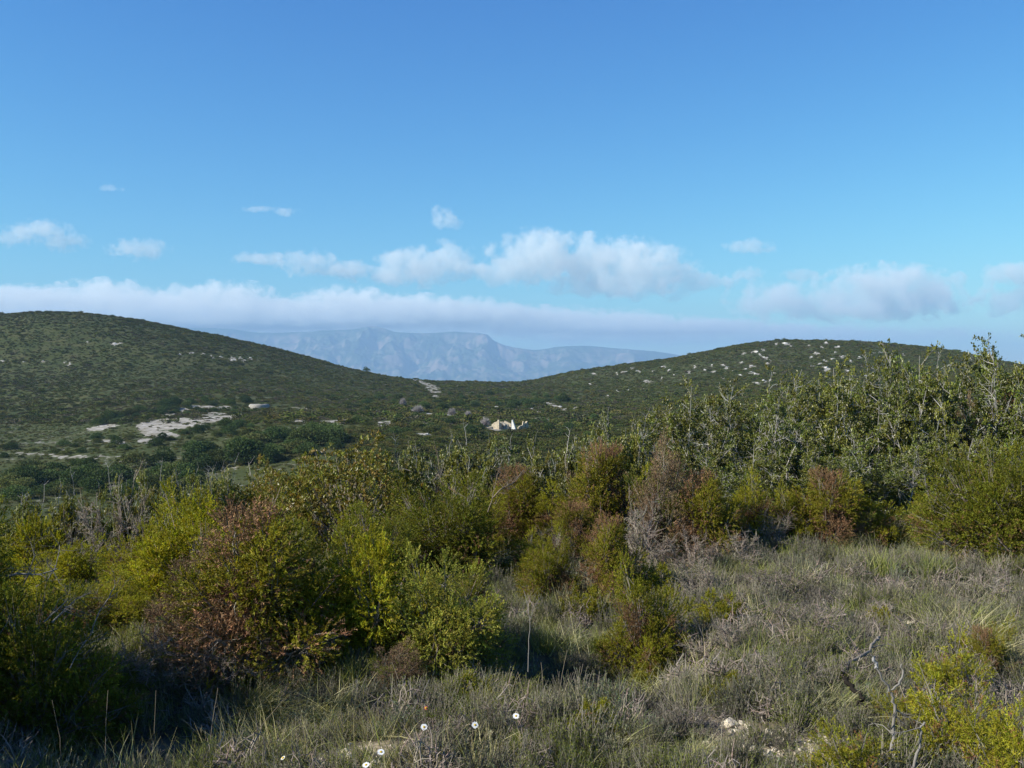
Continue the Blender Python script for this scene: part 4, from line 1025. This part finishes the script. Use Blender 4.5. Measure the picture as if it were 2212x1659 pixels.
BUSHES = [
 # key, px, base py, width px, height px, label
 ('jf', 442, 674, 122, 122, "bright pale-green juniper in the centre foreground, right half of the big pair"),
 ('ja', 368, 660, 125, 132, "bright yellow-green juniper in the centre foreground, left half of the big pair"),
 ('je', 400, 690, 70, 45, "rust-brown dead skirt of needles under the big centre juniper"),
 ('jb', 548, 605, 60, 80, "upright dark green juniper standing right of the big centre juniper"),
 ('jb', 645, 668, 78, 112, "narrow juniper with hanging branches above the dark grassy hollow's right rim"),
 ('jd', 612, 600, 60, 80, "thin half-brown juniper behind the narrow one right of the hollow"),
 ('jt', 714, 632, 62, 42, "low green juniper cushion with a brown skirt in the grey grass"),
 ('jt', 885, 628, 34, 24, "tiny bright green juniper tuft in the grass of the right slope"),
 ('jd', 262, 668, 165, 155, "large mottled green and brown juniper left of centre"),
 ('ja', 196, 612, 110, 120, "yellow-green juniper upright at left, before the mottled one"),
 ('ja', 312, 560, 100, 92, "bright yellow juniper dome behind the big left mass"),
 ('jb', 150, 600, 90, 95, "green juniper with a pale grassy gap behind it at far left"),
 ('tb', 250, 640, 95, 125, "tall pinkish-brown dead thicket within the left juniper mass"),
 ('jc', 30, 745, 150, 165, "dark juniper filling the bottom left corner"),
 ('jc', -50, 700, 170, 200, "tall dark juniper cut off by the left edge"),
 ('jb', 70, 650, 120, 85, "green juniper behind the dead branches at the left edge"),
 ('jb', 20, 590, 110, 70, "yellowish juniper low at the left edge behind the dead branches"),
 ('tc', 160, 690, 110, 60, "sprawling grey-brown undergrowth below the left juniper mass"),
 ('jb', 335, 640, 80, 90, "shaded brownish juniper between the left mass and the centre pair"),
 ('jc', 450, 575, 120, 100, "broad dark green juniper behind the big centre pair"),
 ('jc', 372, 590, 95, 85, "dark juniper above the left half of the centre pair"),
 ('jd', 520, 545, 75, 75, "half-dead juniper in front of the bare grey twigs at centre"),
 ('tc', 502, 535, 70, 60, "tangle of dead grey and brown twigs at centre"),
 ('jb', 405, 535, 70, 60, "rounded green juniper below the mastic dome's right end"),
 ('ja', 250, 540, 70, 60, "small yellow-green juniper in front of the mastic dome's left end"),
 ('tb', 120, 545, 80, 60, "grey-brown dead bush at left with pale tips"),
 ('ja', 110, 580, 75, 60, "light green juniper directly below the grey-brown dead bush"),
 ('tb', 72, 575, 40, 55, "straw-coloured dead sprig bush at far left"),
 ('jb', 185, 545, 70, 50, "green juniper beside the bare twigs at left"),
 ('ja', 30, 560, 90, 45, "yellow-green juniper low on the brow at the left edge"),
 ('je', 662, 560, 72, 108, "tall reddish-brown dying juniper in front of the oaks"),
 ('jd', 605, 555, 80, 105, "green juniper with rusty top left of the tall reddish one"),
 ('tb', 645, 575, 80, 75, "pinkish dead bush at the foot of the tall reddish juniper"),
 ('ta', 560, 570, 60, 45, "pale tan dead bush right of the dark centre junipers"),
 ('jd', 705, 560, 75, 85, "olive juniper with brown skirts before the oak row"),
 ('ta', 690, 575, 65, 45, "brown dead bush under the olive juniper"),
 ('jb', 752, 545, 60, 75, "green juniper at the foot of the oak row, left of the dark gap"),
 ('jd', 830, 548, 75, 75, "green juniper with dead twigs in the middle of the oak row's foot"),
 ('jb', 795, 545, 50, 60, "small green juniper between two dead-twigged ones at the oak foot"),
 ('tc', 770, 552, 60, 40, "low grey dead bush at the edge of the grass"),
 ('jc', 995, 555, 130, 110, "large bright green juniper at the right edge in front of the oaks"),
 ('je', 962, 500, 55, 85, "rust-brown dying juniper above the big right-edge juniper"),
 ('jd', 1020, 500, 80, 110, "green and brown juniper cut off by the right edge, high up"),
 ('jb', 935, 548, 60, 50, "dark green juniper left of the big right-edge one"),
 ('jt', 1015, 560, 60, 30, "low green juniper in the grass at the right edge"),
 ('js', 850, 790, 80, 78, "yellow-green spiky juniper at the bottom edge, right of the pebbles"),
 ('js', 905, 735, 52, 65, "sparse brown and yellow juniper beside the forked dead stem"),
 ('js', 958, 765, 100, 100, "bright yellow spiky juniper in the bottom right, middle of three"),
 ('js', 1012, 800, 90, 120, "bright yellow spiky juniper cut off by the bottom right corner"),
 ('js', 950, 700, 70, 70, "sparse yellow juniper sprays on the right slope"),
 ('jd', 985, 672, 45, 45, "reddish-brown small juniper on the right slope"),
 ('js', 1000, 650, 30, 40, "single thin yellow juniper spray at the right"),
 ('jt', 600, 735, 62, 40, "low green heath cushion near the white daisies"),
 ('ma', 350, 548, 172, 110, "olive-brown mastic dome on the brow above the junipers"),
 ('ma', 275, 552, 105, 92, "left-hand lower lobe of olive mastic beside the larger dome"),
 ('oe', 225, 545, 70, 66, "green leafy shrub at the left flank of the mastic dome"),
 ('od', 445, 530, 100, 76, "twiggy shrub with bare grey branches right of the mastic dome"),
 ('od', 500, 525, 110, 80, "sparse shrub of silvery bare twigs at the centre of the brow"),
 ('oe', 555, 520, 80, 80, "leafy green shrub right of the silvery twigs"),
 ('od', 235, 530, 80, 62, "bare-twigged shrub at left centre before the valley bushes"),
 ('oe', 130, 540, 60, 62, "bright green leafy sprig shrub poking above the left brow"),
 ('oe', 190, 530, 70, 50, "mixed green shrub on the left brow between two twiggy ones"),
 ('oe', 80, 535, 80, 45, "low leafy shrub on the left brow above the straw sprigs"),
 ('jb', 480, 560, 70, 70, "juniper just left of the centre line behind the big pair"),
 ('jb', 420, 560, 70, 65, "small juniper between the mastic dome and the centre pair"),
 ('jd', 340, 560, 75, 60, "browning juniper at the foot of the mastic dome"),
 ('jc', 285, 600, 90, 80, "dark juniper in the heart of the left mass"),
 ('jd', 230, 640, 110, 95, "rusty half-dead juniper in the lower left mass"),
 ('je', 205, 658, 105, 105, "brown dying juniper in the left of the mottled mass"),
 ('jb', 120, 640, 90, 70, "green juniper between the dead branches and the left mass"),
 ('tb', 160, 560, 70, 50, "ashy dead bush on the left brow"),
 ('ja', 70, 600, 80, 60, "bright juniper behind the lying dead branch"),
 ('jb', 10, 640, 90, 70, "juniper at the left edge beside the lying dead branch"),
 ('jc', 90, 720, 90, 70, "dark juniper low at bottom left near the bent dead branch"),
 ('jb', 530, 580, 50, 50, "small juniper behind the upright dark one"),
 ('jd', 575, 565, 55, 60, "reddish-green juniper between the centre twigs and the oak row"),
 ('jt', 590, 620, 50, 36, "low green juniper cushion behind the hollow"),
 ('tb', 620, 590, 60, 45, "pinkish-grey dead bush at the left end of the grass slope"),
 ('jt', 660, 600, 55, 38, "low dull green cushion above the narrow juniper"),
 ('tb', 740, 565, 55, 36, "grey dead bush on the grass edge below the olive juniper"),
 ('jb', 870, 545, 55, 60, "green juniper at the oak foot right of the dead-twigged one"),
 ('je', 850, 548, 45, 50, "brown dead juniper at the oak foot"),
 ('jc', 1040, 560, 110, 110, "large juniper mostly beyond the right edge"),
 ('jb', 560, 545, 70, 65, "olive juniper right of the centre twigs"),
 ('jb', 635, 545, 60, 80, "green juniper squeezed between the two reddish ones"),
 ('jb', 685, 548, 55, 70, "green juniper right of the tall reddish one"),
 ('je', 585, 545, 50, 75, "rusty dying juniper left of the row of oaks"),
 ('jb', 470, 610, 45, 45, "small green juniper at the right shoulder of the centre pair"),
 ('oe', 470, 520, 90, 80, "leafy green shrub between the twiggy ones at the centre"),
 ('oe', 412, 520, 80, 70, "leafy shrub right behind the mastic dome"),
 ('oe', 210, 525, 70, 52, "leafy shrub left behind the mastic dome"),
 ('od', 600, 515, 80, 95, "silvery twigged shrub at the left end of the oak row"),
 ('oe', 160, 535, 80, 60, "low leafy shrub in the middle of the left brow"),
 ('jt', 470, 705, 60, 34, "low green cushion at the left lip of the hollow"),
 ('jt', 655, 690, 60, 36, "dark green cushion at the right end of the hollow's lip"),
 ('tc', 520, 735, 70, 34, "grey-green low bush between the daisies at bottom centre"),
 ('tc', 440, 745, 60, 34, "low grey twiggy bush just under the left daisies"),
 ('tb', 690, 735, 70, 34, "low pale twiggy bush left of the tall thin stalk"),
 ('tb', 800, 690, 70, 36, "low grey thicket above the pebble patch"),
 ('tb', 845, 690, 60, 34, "low ashy thicket around the black snag"),
 ('tb', 730, 660, 80, 44, "pale grey thicket in the middle of the right slope"),
 ('tc', 800, 640, 80, 42, "grey-green low bush left of the curved log"),
 ('tb', 925, 655, 80, 42, "grey thicket below the upper bare patch"),
 ('tb', 700, 600, 60, 50, "grey twiggy bush in the upper left of the grass slope"),
 ('tc', 775, 600, 70, 36, "low grey-green bush below the oak row's middle"),
 ('tb', 690, 650, 55, 36, "ashy twiggy bush right of the narrow juniper"),
 ('jt', 735, 700, 50, 30, "low dark green cushion in the middle of the grey slope"),
 ('tc', 600, 700, 60, 34, "olive grey low bush on the hollow's right lip"),
 ('tb', 1000, 610, 80, 40, "grey thicket in the upper right of the grass slope"),
 ('tb', 245, 645, 100, 95, "pinkish-grey dead thicket in front of the left juniper mass"),
 ('tb', 300, 625, 70, 70, "pinkish dead thicket between the left mass and the centre pair"),
 ('tc', 205, 690, 90, 60, "half-dead brownish bush at the foot of the left mass"),
 ('tc', 290, 680, 90, 55, "dim grey-brown bush in the shade left of the centre pair"),
 ('tb', 450, 500, 50, 40, "grey dead tangle on the brow right of the mastic dome"),
 ('oe', 25, 540, 80, 40, "leafy shrub at the left end of the brow"),
]
OAKS = [  # key, px, top py, width px, depth
 ('ob', 585, 440, 82, 10.2), ('oe', 618, 428, 80, 10.6), ('ob', 652, 405, 95, 11.0), ('oa', 690, 392, 95, 10.8), ('ob', 728, 385, 100, 11.2), ('oc', 766, 392, 100, 10.7),
 ('ob', 802, 372, 100, 11.2), ('oa', 842, 374, 110, 10.8), ('ob', 880, 356, 95, 11.3), ('oc', 905, 352, 100, 11.0), ('oa', 940, 362, 100, 10.6), ('ob', 972, 352, 100, 11.2),
 ('oc', 1008, 348, 110, 10.8), ('oa', 1048, 345, 120, 11.0), ('oc', 1100, 340, 130, 11.0),
 ('oa', 610, 445, 95, 12.2), ('oc', 668, 412, 100, 12.6), ('ob', 712, 400, 100, 12.6), ('oa', 750, 398, 110, 12.6), ('oc', 786, 392, 110, 12.6), ('oa', 822, 384, 110, 12.8),
 ('oa', 862, 380, 110, 12.8), ('oc', 925, 372, 120, 12.8), ('oc', 990, 365, 120, 12.8), ('oa', 1060, 360, 130, 12.8),
 ('oc', 720, 455, 90, 9.9), ('oa', 770, 448, 85, 9.9), ('oc', 860, 440, 95, 9.9), ('oa', 815, 445, 85, 10.0), ('oc', 905, 440, 90, 9.9), ('oa', 945, 430, 80, 10.0), ('oc', 680, 462, 75, 10.1),
]
OAK_WORDS = ["leftmost low twiggy kermes oak of the front row", "second kermes oak from the left in the front row, leafy and low", "grey-twigged oak rising behind the tall reddish juniper", "oak with leafy left shoulder above the olive juniper",
 "oak with a crown of silvery bare twigs, left of the row's middle", "dense leafy oak left of the row's middle", "oak with upright grey twigs before the right hill", "broad leafy oak at the middle of the row",
 "twiggy oak with a raised pointed leafy top before the right hill", "dense dark oak beside the raised pointed one", "leafy oak above the dark gap in the row", "grey-twigged oak standing against the sky at right",
 "dense oak against the sky near the right edge", "leafy oak cut off by the right edge", "outermost oak beyond the right edge",
 "low rear oak behind the leftmost pair", "rear oak behind the tall reddish juniper", "rear oak behind the leafy left shoulder", "rear oak behind the silvery-twigged one", "rear oak filling the row left of its middle", "rear oak behind the middle of the row",
 "rear oak behind the raised pointed top", "rear oak behind the dark gap", "rear oak behind the right grey-twigged one", "outermost rear oak near the right edge",
 "low leafy front oak above the green juniper at the row's foot", "low front oak left of the dark gap", "low dense front oak at the middle right", "low front oak above the dead-twigged juniper", "low dark front oak beside the deep gap", "low front oak beside the rust-brown juniper", "low front oak right of the tall reddish juniper"]
for (key, px, base, w, h, label) in BUSHES: bush(key, px, base, w, h, label)
for (key, px, top, w, Y), label in zip(OAKS, OAK_WORDS):
    x = (px - 512) / FPX * Y; zt = EYE - (top - 384) / FPX * Y; hh = (zt - H(x, Y)) * FPX / Y
    bush(key, px, None, w, hh, label, Y=Y)

for X_, Y_, h_, lb in [(-3.35, 3.9, 1.75, "tall oak shrub just outside the left edge"), (-3.6, 4.9, .9, "low oak shrub outside the left edge"), (-2.9, 3.0, 1.3, "oak shrub outside the bottom left corner")]:
    bush('oc', 512 + FPX * X_ / Y_, None, 1.5 * FPX / Y_, h_ * FPX / Y_, lb, Y=Y_)

# ------------------------------------------------------------------ dead wood
def limb(name, pts, r0, r1, label, cat="branch", twigs=14, tl=.12, seed=0, col=(.34, .31, .27), forks=()):
    """bare branch through picture points (px, py, distance)"""
    rng = np.random.default_rng(seed + 900); b = Buf(); r0 *= .5; r1 *= .5; col = tuple(x * .5 for x in col)
    P = np.array([((px - 512) / FPX * y, y, EYE - (py - 384) / FPX * y) for px, py, y in pts])
    org = P[0].copy(); P = P - org
    def path(Q, a, c, m=4):
        t = np.linspace(0, len(Q) - 1, (len(Q) - 1) * m + 1); i = np.clip(t.astype(int), 0, len(Q) - 2); f = (t - i)[:, None]
        R = Q[i] * (1 - f) + Q[i + 1] * f + rng.normal(0, a * .35, (len(t), 3))
        b.tubes(R[None], a, c, np.array(col), 7)
        return R
    R = path(P, r0, r1)
    for fk in forks:
        Q = np.array([((px - 512) / FPX * y, y, EYE - (py - 384) / FPX * y) for px, py, y in fk]) - org
        path(Q, r0 * .6, r1 * .8)
    for k in range(twigs):
        i = rng.integers(len(R) // 4, len(R)); d = unit(unit(R[-1] - R[0]) * .6 + rng.normal(0, .7, 3)); L = tl * rng.uniform(.4, 1.2)
        mid = R[i] + d * L * .5 + rng.normal(0, .01, 3); e = R[i] + d * L
        b.tubes(np.array([[R[i], mid, e]]), r1 * .7, r1 * .25, np.array(col) * rng.uniform(.8, 1.1), 4)
        for q in range(3):
            d2 = unit(d + rng.normal(0, .6, 3)); a_ = R[i] + d * L * rng.uniform(.4, 1)
            b.tubes(np.array([[a_, a_ + d2 * L * .35]]), r1 * .4, r1 * .15, np.array(col) * rng.uniform(.8, 1.1), 3)
    o = obj(name, b.mesh(name, M['wood'], smooth=True), loc=tuple(org)); tag(o, label, cat); return o
limb("dead_branch", [(58, 662, 4.7), (66, 652, 4.75), (82, 646, 4.8), (92, 632, 4.85), (99, 612, 4.9), (108, 598, 4.9), (115, 586, 4.95)], .011, .004, "long pale dead branch curving up to the right at the left", seed=1)
limb("dead_branch", [(44, 622, 4.5), (56, 611, 4.5), (68, 599, 4.5)], .008, .004, "short pale dead branch left of the long curved one", seed=2, twigs=7)
limb("dead_branch", [(52, 622, 4.6), (66, 608, 4.65), (76, 600, 4.7), (88, 594, 4.75)], .009, .003, "forked pale dead branch between the short and the long curved ones", seed=3)
limb("dead_branch", [(-12, 579, 4.8), (18, 574, 4.8), (40, 574, 4.8), (57, 569, 4.85)], .012, .007, "lying pale dead branch entering from the left edge", seed=4, twigs=10)
limb("dead_branch", [(36, 587, 4.9), (48, 579, 4.9), (56, 566, 4.9), (60, 545, 4.95)], .007, .003, "thin twiggy branch crossing the lying one", seed=5)
limb("dead_branch", [(20, 592, 5), (28, 575, 5), (34, 556, 5.0), (30, 540, 5.05)], .007, .0025, "upright twiggy dead branch at the left edge", seed=6, twigs=18)
limb("dead_branch", [(70, 668, 4.6), (78, 652, 4.65), (86, 640, 4.7)], .005, .002, "small dead spur under the long curved branch", seed=7, twigs=8)
limb("dead_branch", [(492, 498, 7.9), (500, 490, 7.9), (514, 482, 8.0), (523, 470, 8.1)], .013, .006, "brownish dead bough slanting up over the dark centre junipers", seed=8, col=(.36, .28, .2))
limb("dead_branch", [(488, 512, 7.9), (492, 500, 7.9), (496, 480, 7.9), (500, 466, 8.0)], .010, .003, "steep dead stem left of the slanting bough", seed=9, col=(.36, .28, .2))
limb("dead_branch", [(936, 516, 8.8), (930, 500, 8.8), (926, 487, 8.8), (924, 474, 8.8)], .014, .006, "white dead branch in front of the dark gap of the oak row", seed=10, forks=[[(933, 508, 8.8), (937, 495, 8.8), (936, 485, 8.8)]], twigs=8)
limb("dead_branch", [(968, 460, 8.9), (970, 448, 8.9), (973, 440, 8.9)], .010, .005, "short pale dead stem below the rust-brown juniper", seed=11, twigs=4)
limb("forked_snag", [(891, 752, 3.95), (893, 735, 4), (895, 712, 4), (893, 698, 4), (889, 688, 4)], .016, .010, "forked grey dead stem standing in the grass at right", cat="snag", seed=12, twigs=4, forks=[[(889, 688, 4), (882, 679, 4), (876, 668, 4)], [(891, 690, 4), (899, 684, 4), (903, 672, 4.02), (901, 664, 4.02)]])
limb("hooked_snag", [(912, 775, 3.8), (917, 755, 3.8), (921, 738, 3.8), (920, 728, 3.8), (925, 723, 3.8)], .013, .008, "hooked grey dead stem at the bottom edge right of the forked one", cat="snag", seed=13, twigs=2)
limb("dead_log", [(841, 674, 4.9), (848, 664, 5.0), (858, 658, 5.1), (868, 652, 5.2), (874, 643, 5.3), (880, 636, 5.4)], .020, .013, "curved grey dead log lying in the grass of the right slope", cat="log", seed=14, twigs=3, col=(.36, .31, .26))
limb("dead_stump", [(877, 668, 4.6), (875, 662, 4.6), (873, 656, 4.6)], .018, .013, "short bleached stub above the forked stem", cat="stump", seed=15, twigs=0, col=(.55, .53, .52))
limb("burnt_snag", [(845, 678, 4.55), (853, 690, 4.5), (861, 694, 4.45), (862, 700, 4.4), (856, 706, 4.4)], .026, .010, "black hooked snag lying below the curved log", cat="branch", seed=16, twigs=1, col=(.03, .025, .02))
limb("dry_stalk", [(720, 775, 4.0), (721, 750, 4.0), (722, 730, 4.0), (723, 718, 4.0)], .004, .003, "tall thin straw-coloured stalk at the bottom right of centre", cat="stalk", seed=17, twigs=1, col=(.5, .44, .32))
limb("bare_sapling", [(528, 672, 5.3), (529, 640, 5.35), (530, 620, 5.4), (527, 603, 5.45), (524, 590, 5.5)], .005, .002, "thin bare grey sapling behind the hollow", cat="sapling", seed=18, twigs=9, forks=[[(530, 620, 5.4), (534, 608, 5.4), (541, 596, 5.45)]])
STALKS = [((508, 708), (512, 690), (518, 672), "left half of the peaked pair of dry stalks in the hollow"), ((526, 708), (523, 692), (518, 672), "right half of the peaked pair of dry stalks in the hollow"), ((543, 706), (543, 680), (541, 662), "straight dry stalk rising from the middle of the hollow"),
 ((556, 706), (562, 675), (567, 650), "tallest leaning dry stalk in the hollow"), ((560, 700), (566, 688), (571, 673), "rising half of the bent stalk at the hollow's right"), ((571, 673), (580, 682), (588, 690), "falling half of the bent stalk at the hollow's right"), ((577, 690), (580, 678), (583, 664), "short faint dry stalk at the right of the hollow"),
 ((404, 690), (398, 678), (392, 662), "dry stalk left of the hollow by the dead skirt"), ((150, 768), (154, 740), (156, 690), "tall dry stalk in the dark bottom left"), ((207, 765), (212, 725), (218, 688), "pale dry stalk in the dark left of centre"), ((250, 760), (262, 725), (283, 700), "slanting dry stalk in the dark left of centre"), ((62, 768), (60, 738), (52, 700), "dry stalk at the far bottom left"), ((105, 768), (106, 720), (108, 690), "fine dry stalk in front of the dark left juniper")]
for q, (a, m, c, lb) in enumerate(STALKS):
    y = 4.9 if 480 < a[0] < 600 else 4.2
    limb("dry_stalk", [(a[0], a[1] + 6, y), (m[0], m[1], y), (c[0], c[1], y + .03)], .0028, .0016, lb, cat="stalk", seed=30 + q, twigs=0, col=(.42, .34, .24))

# ------------------------------------------------------------------ daisies
def daisy(px, py, label, tilt, seed, col=(.82, .82, .80), r=.0155):
    ys = np.linspace(3.2, 6.5, 600); zr = EYE - (py - 384) / FPX * ys; xs = (px - 512) / FPX * ys
    k = int(np.argmin(np.abs(zr - height(xs, ys) - .17))); x, y = float(xs[k]), float(ys[k]); z0 = H(x, y); hh = float(zr[k]) - z0
    rng = np.random.default_rng(seed)
    o = bpy.data.objects.new("daisy", None); link(o); o.location = (x, y, z0); tag(o, label, "flower")
    st = Buf(); st.tubes(np.array([[[.01, .02, 0], [.004, .01, hh * .5], [0, .004, hh]]]), .0014, .001, (.10, .13, .03), 5); obj("stem", st.mesh("stem", M['grass']), o)
    pt = Buf(); n = 16
    for q in range(n):
        a = q * 2 * PI / n + rng.normal(0, .05); L = r * rng.uniform(.9, 1.05); c, s_ = math.cos(a), math.sin(a); w = .0028
        v = [(c * .003 - s_ * w * .4, s_ * .003 + c * w * .4, 0), (c * .003 + s_ * w * .4, s_ * .003 - c * w * .4, 0), (c * L * .7 + s_ * w, s_ * L * .7 - c * w, .001), (c * L, s_ * L, .0002), (c * L * .7 - s_ * w, s_ * L * .7 + c * w, .001)]
        pt.add(v, np.array([[0, 1, 2, 3, 4]]), col)
    rt = (math.radians(tilt), math.radians(rng.uniform(-25, 5)), rng.uniform(-.3, .3))
    obj("petals", pt.mesh("petals", M['petal']), o, (0, 0, hh), rt)
    ds = Buf(); ds.add(ICO2[0] * np.array([.0048, .0048, .0026]) + [0, 0, .0015], ICO2[1], (.62, .42, .02)); obj("disc", ds.mesh("disc", M['petal']), o, (0, 0, hh), rt)
daisy(424, 727, "white daisy leftmost of the three in the upper row", 50, 1)
daisy(475, 725, "white daisy in the middle of the upper row of three", 55, 2)
daisy(516, 716, "white daisy rightmost of the three, beside the hollow's lip", 40, 3)
daisy(381, 752, "white daisy low by the stony patch, upper of the two", 35, 4)
daisy(366, 765, "white daisy cut by the bottom edge of the picture", 25, 5)
daisy(426, 708, "tiny pink flower above the left daisy", 60, 6, (.62, .16, .15), .009)
daisy(283, 758, "single pale daisy at the left rim of the stony patch", 30, 7, (.70, .68, .60), .010)

# ------------------------------------------------------------------ single stones
for q, (px, py, w, lb) in enumerate([(729, 725, 22, "largest white stone lying in the grass right of centre"), (698, 720, 9, "small white stone left of the largest one"), (748, 737, 10, "pale stone at the head of the pebble patch"), (743, 747, 9, "rounded pale stone in the pebble patch"), (757, 741, 8, "angular pale stone beside the rounded one"),
     (768, 756, 9, "pale stone low in the pebble patch"), (786, 762, 10, "yellowish stone near the bottom edge"), (812, 767, 10, "pale stone at the tip of the pebble strip"), (870, 677, 10, "grey stone by the forked dead stem"), (1000, 699, 12, "pale stone between the yellow junipers"), (1020, 705, 9, "pale stone at the right edge"),
     (893, 622, 10, "yellowish stone in the upper bare patch"), (905, 628, 9, "larger pale stone in the upper bare patch"), (940, 634, 9, "yellowish stone right of the upper bare patch"), (372, 757, 9, "pale stone in the left stony patch"), (350, 745, 7, "small white stone at the head of the left stony patch"), (386, 765, 8, "yellowish stone beside the bottom daisy"), (345, 752, 7, "white stone at the left rim of the stony patch")]):
    g = ground_at(px, py, 2.5, 20); r = w * g[1] / FPX * .5
    o = obj("limestone_rock", rockmesh(350 + q, 'pebble', sq=(1, .8, .55)), loc=(g[0], g[1], g[2] + r * .2), rot=(0, 0, q * 1.3), scale=(r, r, r)); tag(o, lb, "stone")

# ------------------------------------------------------------------ large grass tufts, each its own
ST = GC['straw']; GR = GC['green']; GY = GC['grey']
TU = [tuft(500, 260, .42, .0032, .45, ST + GR[:1], .9, (.35, -.1), 5, rad=.07, name="esparto"), tuft(501, 240, .36, .0032, .30, GR + ST[:1], .5, (0, 0), 4, rad=.06, name="esparto"),
      tuft(502, 300, .40, .0030, .65, ST, 1.2, (.1, -.1), 5, rad=.10, name="esparto"), tuft(503, 220, .34, .0032, .4, GY + ST, .7, (.1, 0), 4, rad=.08, name="esparto")]
for q, (px, py, k, sc_, lb) in enumerate([(300, 735, 2, 1.15, "large arching straw-coloured grass tuft drooping below the left mass"), (338, 715, 2, 1.0, "arching straw tuft left of the dead needle skirt"), (262, 715, 0, 1.1, "straw grass tuft leaning right in the shade"), (352, 690, 1, 1.0, "green grass tuft left of the centre pair"),
    (140, 660, 1, 1.15, "tall green grass tuft under the long curved dead branch"), (175, 655, 3, 1.0, "greyish grass tuft right of the long dead branch"), (487, 655, 1, .9, "blue-green grass tuft at the left rim of the hollow"), (545, 650, 1, 1.0, "fine green grass tuft behind the hollow"), (572, 650, 3, 1.0, "pale upright grass tuft behind the hollow"),
    (600, 650, 1, .8, "short grass tuft at the hollow's right rim"), (958, 640, 0, 1.4, "big pale grass tuft swept to the right on the right slope"), (985, 652, 2, 1.2, "pale drooping tuft at the right"), (1010, 630, 3, 1.2, "grey grass tuft near the right edge"), (690, 690, 3, .9, "grey-green tuft in the middle of the grass slope"),
    (655, 700, 2, .8, "low straw tuft right of the hollow"), (830, 715, 0, .9, "straw tuft leaning right below the black snag"), (780, 690, 3, .9, "grey tuft above the pebble patch"), (760, 650, 1, .8, "green tuft in the middle of the right slope"), (840, 600, 3, 1.1, "pale tuft high on the right slope"), (880, 575, 1, 1.2, "green tuft near the oak foot"),
    (930, 580, 1, 1.2, "green grass tuft before the big right juniper"), (800, 580, 3, 1.1, "grey-green tuft below the oak row"), (730, 600, 2, .9, "straw tuft high in the grass slope"), (70, 755, 1, .9, "dark green grass blades at the bottom left"), (560, 720, 1, .7, "bright green tuft on the hollow's front lip"), (620, 750, 0, .7, "small straw tuft at the bottom centre"),
    (455, 750, 3, .6, "grey tuft below the middle daisy"), (520, 755, 1, .6, "green tuft at the bottom centre below the right daisy"), (700, 755, 3, .7, "grey tuft beside the tall thin stalk")]):
    g = ground_at(px, py, 2.5, 20)
    o = obj("grass_tuft", TU[k], loc=(g[0], g[1], g[2] - .01), rot=(0, 0, (q * .7) % 1.2 - .6 if k in (0, 2) else q * 1.1), scale=(sc_ * .9, sc_ * .9, sc_ * .72)); tag(o, lb, "grass tuft")
